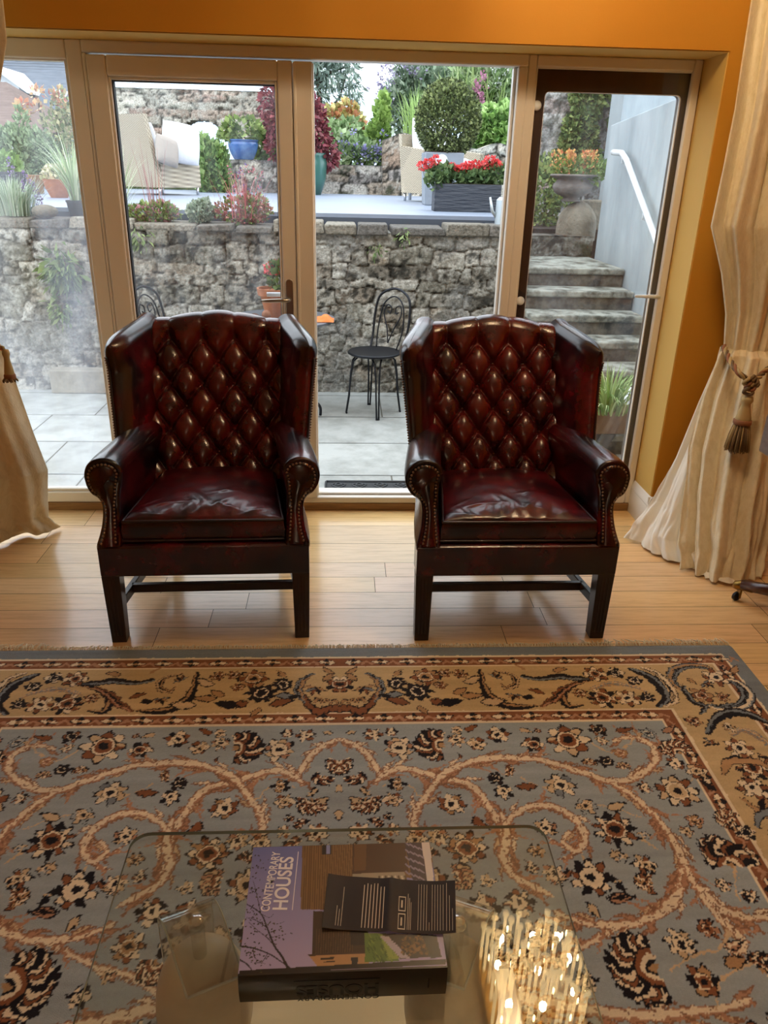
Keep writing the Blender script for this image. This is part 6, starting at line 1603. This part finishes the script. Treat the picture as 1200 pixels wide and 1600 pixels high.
bush('foliage', euc, [(tuple(Vector(PX(a, b_, 17)) - b0), (RP(c, 17), RP(c, 17), RP(d, 17))) for a, b_, c, d in ((500, 105, 14, 18), (520, 120, 18, 16), (545, 115, 14, 22), (555, 140, 10, 20), (497, 150, 12, 26), (540, 165, 16, 16), (548, 185, 12, 14), (510, 175, 8, 8), (530, 90, 20, 12), (480, 80, 30, 30), (520, 60, 34, 26), (520, 190, 12, 12), (460, 120, 20, 30), (505, 200, 14, 12))], 2600, .17, .12, ['#8fa899', '#a4bcab', '#788f80', '#b3c7b4'], 83, up=-1.0, shell=.2)
pf = plant('flower_border', 'green border plants with blue flowers along the low wall', 'border plants', gb(550, 13.2), [(525, 235, 24, 22, 13.2), (560, 240, 24, 18, 13.2), (585, 245, 18, 14, 13.2), (545, 215, 20, 22, 13.6), (515, 215, 16, 18, 13.6), (600, 240, 10, 16, 13.3)], 2200, .10, .34, ['#86a862', '#9cbd78', '#6b8f4c', '#b3c98e'], 84)
spikes('blossom', pf, [(tuple(Vector(PX(a + rng.uniform(-5, 5), b_ + rng.uniform(-4, 4), 13.0)) - pf.location), (rng.normal() * .2, -.3, 1)) for a, b_ in ((540, 230), (558, 245), (562, 248), (570, 250), (584, 248), (586, 250), (535, 238), (600, 228), (556, 226), (565, 252), (580, 252), (588, 246))], 22, .20, .045, ['#8c8ac4', '#a09dd0', '#7572b0'], 85, .04)
ys = plant('spindle', 'yellow and orange leaved shrub in the middle of the border', 'shrub', gb(548, 14), [(553, 190, 9, 18, 14), (556, 210, 12, 16, 14), (540, 175, 8, 12, 14), (520, 185, 12, 14, 14)], 700, .11, .36, ['#c9b450', '#d9c76a', '#c98a4a', '#a8a24a', '#d27f4c'], 86, stems=[([gb(548, 14), PX(552, 200, 14)], .02)])
plant('hazel', 'slim upright lime green shrub at the end of the low wall', 'shrub', gb(594, 13.4), [(594, 215, 10, 26, 13.4), (596, 180, 7, 20, 13.4), (599, 160, 5, 10, 13.4), (585, 215, 8, 14, 13.4)], 650, .11, .42, ['#8fb53f', '#a7c94f', '#6f9433'], 87, up=.8, stems=[([gb(594, 13.4), PX(597, 165, 13.4)], .015)])
bd = plant('buddleia', 'sprawling buddleia with purple flower spikes behind the wicker armchair', 'shrub', gb(665, 15.5, 2.0), [(640, 165, 34, 26, 15.5), (660, 140, 36, 26, 15.5), (620, 150, 20, 16, 15.5), (680, 175, 30, 24, 15.5), (645, 115, 22, 20, 15.5), (625, 190, 20, 16, 15.5), (690, 130, 26, 26, 15.5)], 3200, .15, .2, ['#7f9a78', '#96ae8c', '#647f5e', '#aebfa0'], 88, up=.3, shell=.3, stems=[([gb(670, 15.5, 2.0), PX(650, 150, 15.5), PX(622, 120, 15.5)], .025), ([gb(670, 15.5, 2.0), PX(685, 150, 15.5), PX(668, 105, 15.5)], .025)])
spikes('blossom', bd, [(tuple(Vector(PX(a, b_, 15.2)) - bd.location), (-1.0 + rng.normal() * .4, 0, .5)) for a, b_ in ((620, 112), (614, 128), (612, 140), (600, 150), (606, 155), (644, 108), (655, 120), (618, 165), (610, 133), (625, 118), (660, 116))], 34, .30, .035, ['#a493c0', '#b8aacc', '#9482b2'], 89, .04)
gr_ = thing('ornamental_grass', 'upright bright green grass left of the box ball', 'grass clump', gb(655, 13, tz1 + .4)); o_ = Vector(gr_.location)
blades('blades', gr_, tuple(Vector(PX(655, 212, 13)) - o_), 130, .75, .30, ['#9ab86a', '#b0cb80', '#84a05c'], 90, w=.010, base=.28, droop=.3)
plant('conifer', 'dark green conifer at the top of the garden', 'tree', gb(700, 19, 3.0), [(695, 105, 40, 36, 19), (670, 95, 30, 24, 19), (720, 110, 30, 30, 19), (690, 60, 40, 40, 19)], 3600, .16, .3, ['#3c4f30', '#4c6038', '#2e3e26', '#5b6d42'], 91, stems=[([gb(700, 19, 2.0), PX(698, 80, 19)], .08)])
pm = plant('meadow_plants', 'tall wild plants with white umbels on the slope above the terrace wall', 'wild plants', gb(770, 14.5, 2.2), [(770, 130, 40, 26, 14.5), (790, 170, 26, 30, 14.5), (745, 150, 30, 24, 14.5), (740, 120, 30, 20, 14.6), (800, 120, 24, 30, 14.5), (720, 165, 20, 24, 14.4)], 3200, .15, .16, ['#8fae66', '#a4c27a', '#6f9150', '#bccf94'], 92, up=1.0, shell=.1)
spikes('blossom', pm, [(tuple(Vector(PX(a, b_, 14.2)) - pm.location), (rng.normal(), rng.normal(), .3)) for a, b_ in ((778, 104), (793, 100), (773, 128), (782, 112), (765, 190), (753, 200))], 60, .05, .10, ['#eef2ee', '#dfe6df'], 93, .035)
spikes('blossom', pm, [(tuple(Vector(PX(a, b_, 14.0)) - pm.location), (rng.normal() * .2, 0, 1)) for a, b_ in ((748, 152), (750, 165), (746, 175), (752, 140))], 40, .25, .05, ['#c77ba0', '#b8688f'], 94, .05)
blades('grass', pm, (0, 0, 0), 70, 1.2, .6, ['#a8bd7a', '#c3cf9a', '#8aa55a'], 95, w=.012, spots=[tuple(Vector(PX(a, 190, 14.3)) - pm.location) for a in (700, 720, 740, 760, 780)], base=.3, droop=.6)
plant('hydrangea', 'rounded bright green bush at the right behind the geraniums', 'shrub', gb(775, 13.5, tz1), [(765, 195, 22, 20, 13.5), (785, 188, 22, 18, 13.5), (775, 208, 26, 16, 13.4), (800, 195, 16, 20, 13.5), (752, 210, 14, 14, 13.4)], 1700, .11, .45, ['#7fae3e', '#9ac752', '#5d8a30', '#b0d670'], 96)
# left pane planting
plant('hedge_shrub', 'rounded mixed green shrub at the far left of the deck', 'shrub', gb(30, 12, DZ), [(30, 240, 34, 34, 12), (8, 228, 18, 20, 12), (60, 236, 22, 26, 12), (20, 265, 30, 20, 11.8), (33, 190, 6, 16, 12)], 3400, .075, .3, ['#7f9a62', '#94ae74', '#688350', '#a8bd88'], 97)
rs_ = plant('photinia', 'tall loose shrub with orange and red young leaves in the left pane', 'shrub', gb(85, 12.6, DZ), [(88, 205, 18, 30, 12.6), (100, 170, 14, 22, 12.6), (70, 235, 22, 22, 12.6), (110, 215, 14, 40, 12.6), (95, 250, 26, 26, 12.4)], 1300, .085, .3, ['#9aa86a', '#b3b878', '#7f9458', '#c9bf86'], 98, shell=.2, stems=[([gb(85, 12.6, DZ), PX(90, 180, 12.6)], .02), ([gb(85, 12.6, DZ), PX(58, 150, 12.6)], .015)])
bush('young_leaves', rs_, [(tuple(Vector(PX(a, b_, 12.5)) - rs_.location), (RP(c, 12.5),) * 3) for a, b_, c in ((58, 145, 7), (80, 155, 5), (92, 148, 7), (35, 168, 7), (58, 168, 5), (42, 178, 5), (98, 165, 5))], 170, .075, .35, ['#d98a5c', '#dfb070', '#cc6a50', '#d9be80'], 99)
lvp = thing('slate_planter', 'square slate planter with green plant at the far left on the deck', 'planter', (aty(14, 310, 7.6)[0], 7.6, DZ)); lw_ = RP(20, 7.6); lh = aty(14, 268, 7.6)[2] - DZ
MB().box(-lw_, lw_, -lw_, lw_, 0, lh).build('planter', 'riven_slate', lvp, bevel=.006)
bush('foliage', lvp, [((0, 0, lh + .05), (lw_ * .95, lw_ * .9, .09))], 260, .06, .4, ['#8fb552', '#a6c86a', '#6f9440'], 100)
wbx = thing('wooden_planter', 'small wooden box planter behind the clay pot in the left pane', 'planter', (aty(45, 295, 9.6)[0], 9.6, DZ)); MB().box(-RP(15, 9.6), RP(15, 9.6), -.12, .12, 0, aty(45, 273, 9.6)[2] - DZ).build('box', mat('box_wood', '#8a6a4c', .8, noise=(6, '#6d5138', .4, .7)), wbx, bevel=.006)
cpp = thing('clay_pot', 'round clay pot of pale yellow flowers in the left pane', 'flowerpot', (aty(92, 300, 8.6)[0], 8.6, DZ)); ch_ = aty(92, 280, 8.6)[2] - DZ; R3 = RP(18, 8.6)
MB().lathe([(R3 * .6, 0), (R3 * .95, ch_ * .6), (R3, ch_ * .9), (R3 * 1.05, ch_), (R3 * .9, ch_), (0, ch_ * .9)], 28).build('pot', 'terracotta', cpp, smooth=True, auto=40)
bush('foliage', cpp, [((0, 0, ch_ + .04), (R3 * 1.05, R3, .09))], 300, .035, .5, ['#d9cfa0', '#c9bf86', '#a8ad6a', '#e6ddb8'], 101)
bpg = thing('black_pot', 'small black nursery pot of tall wispy grass on the wall top', 'flowerpot', (aty(122, 345, 6.35)[0], 6.36, 1.228)); MB().lathe([(.055, 0), (.07, .10), (.075, .10), (.075, .115), (.066, .115), (.06, .1), (0, .095)], 24).build('pot', 'rubber', bpg, smooth=True, auto=40)
blades('grass', bpg, (0, 0, .1), 110, .55, .34, ['#a4b98a', '#c3d0ac', '#86a06a', '#d4dcc0'], 102, w=.005, base=.04, droop=.25)
lav = thing('lavender', 'pale lavender clump on the wall top at the far left', 'lavender', (aty(22, 330, 6.40)[0], 6.40, 1.225)); o_ = Vector(lav.location)
blades('stems', lav, (0, 0, 0), 330, .30, .16, ['#a9b8a0', '#bfcab6', '#8fa386'], 103, w=.005, base=.16, droop=.2)
spikes('blossom', lav, [(tuple(Vector(PX(a, b_, 6.4)) - o_), (rng.normal() * .3, 0, 1)) for a, b_ in ((42, 283), (55, 296), (52, 300), (58, 318), (12, 262), (20, 275), (62, 322), (36, 300))], 30, .07, .012, ['#8a6ab0', '#a07fc0', '#7a5aa0'], 104, .014)
rk = thing('rock', 'dark lumpy rock lying on the wall top in the left pane', 'rock', (aty(72, 338, 6.34)[0], 6.33, 1.225)); MB().ball((0, 0, .035), (RP(17, 6.36), .09, .05), 16, 10).build('stone', 'sandstone', rk, smooth=True)
for nm, lab, px, cols, h_, sd in (('sedum', 'low green and pink sedum on the wall top behind the closed door', 235, ['#8fa84a', '#a8bc5c', '#6f8a3c', '#c97f8a'], .08, 110), ('artemisia', 'small silvery plant on the wall top beside the sedum', 313, ['#a8b89a', '#c0ccb4', '#8aa080'], .10, 111), ('heuchera', 'reddish and green bushy plant on the wall top left of the door post', 380, ['#a87a5a', '#8fa85a', '#c98a7a', '#7a9448', '#b85a5a'], .13, 112)):
    p = aty(px, 346, 6.38); Y_ = 6.40
    t = thing(nm, lab, 'wall-top plant', (p[0], Y_, 1.222)); w_ = RP({235: 40, 313: 16, 380: 40}[px], Y_)
    bush('foliage', t, [((0, 0, h_ * .5), (w_, .10, h_ * .8)), ((w_ * .4, 0, h_ * .7), (w_ * .5, .08, h_ * .8))], 900, .035, .36, cols, sd, up=.7)
    if px == 380:
        blades('flower_stems', t, (0, 0, .02), 40, .34, .16, ['#b8646a', '#a85a5a', '#c98a8a'], 113, w=.003, base=.2, droop=.1)
        spikes('blossom', t, [((rng.uniform(-.15, .2), 0, rng.uniform(.12, .34)), (rng.normal() * .3, 0, 1)) for _ in range(12)], 16, .06, .014, ['#c9646e', '#b84a5a', '#7a5aa0'], 114, .016)
    if px == 235: blades('flower_stems', t, (.04, 0, .02), 16, .52, .10, ['#a86a6a', '#8f5a5a', '#b98a7a'], 115, w=.0025, base=.1, droop=.05)
wg = thing('grass_tuft', 'wispy pale grass at the left edge of the closed door glass', 'grass tuft', (aty(200, 346, 6.42)[0] - .05, 6.42, 1.222)); blades('blades', wg, (0, 0, 0), 60, .5, .3, ['#b5c29a', '#cdd6b8', '#94a878'], 116, w=.003, base=.05, droop=.2)
# ferns and weeds growing out of the wall face
for k, (px, py, n, s_, lab) in enumerate(((97, 420, 150, .11, 'hanging green fern growing from the wall face in the left pane'), (215, 375, 40, .07, 'small fern in the wall joints below the sedum'), (632, 370, 30, .05, 'small weed under the coping in the open doorway'), (588, 392, 26, .05, 'tiny green weed in the wall face left of centre in the open doorway'), (95, 485, 60, .08, 'second hanging fern lower on the wall in the left pane'))):
    p = aty(px, py, WY - .06); t = thing('fern', lab, 'fern', tuple(p)); rg = np.random.default_rng(120 + k)
    pp_ = rg.normal(size=(n, 3)) * np.array([s_ * .5, .02, s_ * .6]); dd = pp_ * np.array([1, 0, .5]) + np.array([0, -.06, -.08]) + rg.normal(size=(n, 3)) * .04
    V, F, C = leaf_arrays(pp_, dd, s_ * .9, .16, ['#7f9a4a', '#98b060', '#5f7a38'], rg); np_mesh('fronds', V, F, 'leaf', C, t)

# ------------------------------------------------------------------ houses beyond
mat('roof_slate', '#6a717b', .95, spec=.1, noise=(2.2, '#565d66', .4, .65), stretch=(1, 4, 4)); mat('roof_brown', '#7c6a62', .95, spec=.1, noise=(2.5, '#66564f', .4, .65), stretch=(1, 4, 4)); mat('house_wall', '#c9cccd', .8)
hy = 34.0
zr, zel = aty(50, 92, hy)[2], aty(50, 215, hy - 5)[2]
xl_, xr_ = aty(-220, 92, hy)[0], aty(150, 92, hy)[0]
hs = thing('house', 'slate roofed house with white dormer beyond the garden', 'house', ((xl_ + xr_) / 2, hy, 0)); hw_ = (xr_ - xl_) / 2
def gable_roof(m, name, hw, d, ze, zr, parent, th=.15):
    b_ = MB()
    for sg in (-1, 1): b_.hexa([(-hw, sg * d, ze), (hw, sg * d, ze), (-hw, 0, zr), (hw, 0, zr), (-hw, sg * d, ze + th), (hw, sg * d, ze + th), (-hw, 0, zr + th), (hw, 0, zr + th)])
    return b_.build(name, m, parent)
rf = gable_roof('roof_slate', 'roof', hw_, 5.0, zel, zr - .15, hs)
cr = MB()
for k in range(26):
    t = k / 26; cr.box(-hw_, hw_, -5.0 + 5.0 * t - .01, -5.0 + 5.0 * t + .02, zel + (zr - zel) * t + .005, zel + (zr - zel) * t + .03)
cr.build('slate_courses', mat('slate_line', '#545b64', .7), rf)
MB().box(-hw_ + .2, hw_ - .2, -4.7, 4.7, 0, zel + .1).build('wall', 'house_wall', hs)
gb_ = MB(); gb_.prism([(0, 0), (1, 0), (1, 1), (0, 1)], 0, .01)
dx0 = aty(-22, 165, 30.5)[0] - hs.location.x; dx1 = aty(34, 165, 30.5)[0] - hs.location.x; dz0 = aty(10, 178, 30.5)[2]; dz1 = aty(10, 130, 30.5)[2]; dzr = aty(8, 106, 30.5)[2]
dm_ = MB(); yy0 = 30.5 - hy
dm_.loft([[(dx0, y, dz0), (dx1, y, dz0), (dx1, y, dz1), ((dx0 + dx1) / 2, y, dzr - .1), (dx0, y, dz1)] for y in (yy0, yy0 + 3)])
dmr = dm_.build('dormer', 'white_paint', hs)
bb = MB(); mxx = (dx0 + dx1) / 2; e_ = .35
for a, b_ in ((dx0 - e_, mxx), (dx1 + e_, mxx)): bb.hexa([(a, yy0 - .3, dz1 - .30), (a, yy0 + 3, dz1 - .30), (b_, yy0 - .3, dzr - .08), (b_, yy0 + 3, dzr - .08), (a, yy0 - .3, dz1 - .16), (a, yy0 + 3, dz1 - .16), (b_, yy0 - .3, dzr + .06), (b_, yy0 + 3, dzr + .06)])
bb.build('bargeboard', 'white_paint', dmr)
MB().box(dx0 + .5, dx1 - .4, yy0 - .03, yy0, dz0 + .1, dz1 - .25).build('window', mat('dark_pane', '#6f7a86', .15), dmr)
MB().box(aty(82, 145, 31)[0] - hs.location.x, aty(98, 145, 31)[0] - hs.location.x, 31 - hy, 31.6 - hy, aty(90, 160, 31)[2], aty(90, 140, 31)[2]).build('roof_window', 'white_paint', rf)
h2y = 24.0; hx1 = aty(115, 205, h2y)[0]; hx0 = aty(-260, 205, h2y)[0]
h2 = thing('house', 'lower brown tiled roof in front of the slate roofed house', 'house', ((hx0 + hx1) / 2, h2y, 0)); h2w = (hx1 - hx0) / 2
zb_, zr2 = aty(50, 203, h2y - 3)[2], aty(5, 128, h2y)[2]; rx_ = aty(10, 128, h2y)[0] - h2.location.x
b_ = MB(); b_._add([(-h2w, -3, zb_), (h2w, -3, zb_), (h2w, 3, zb_), (-h2w, 3, zb_), (rx_, 0, zr2), (-h2w, 0, zr2)], [(0, 1, 4, 5), (1, 2, 4), (2, 3, 5, 4), (3, 0, 5), (3, 2, 1, 0)])
b_.build('roof', 'roof_brown', h2); MB().box(-h2w + .2, h2w - .3, -2.7, 2.7, 0, zb_ + .05).build('wall', 'house_wall', h2)
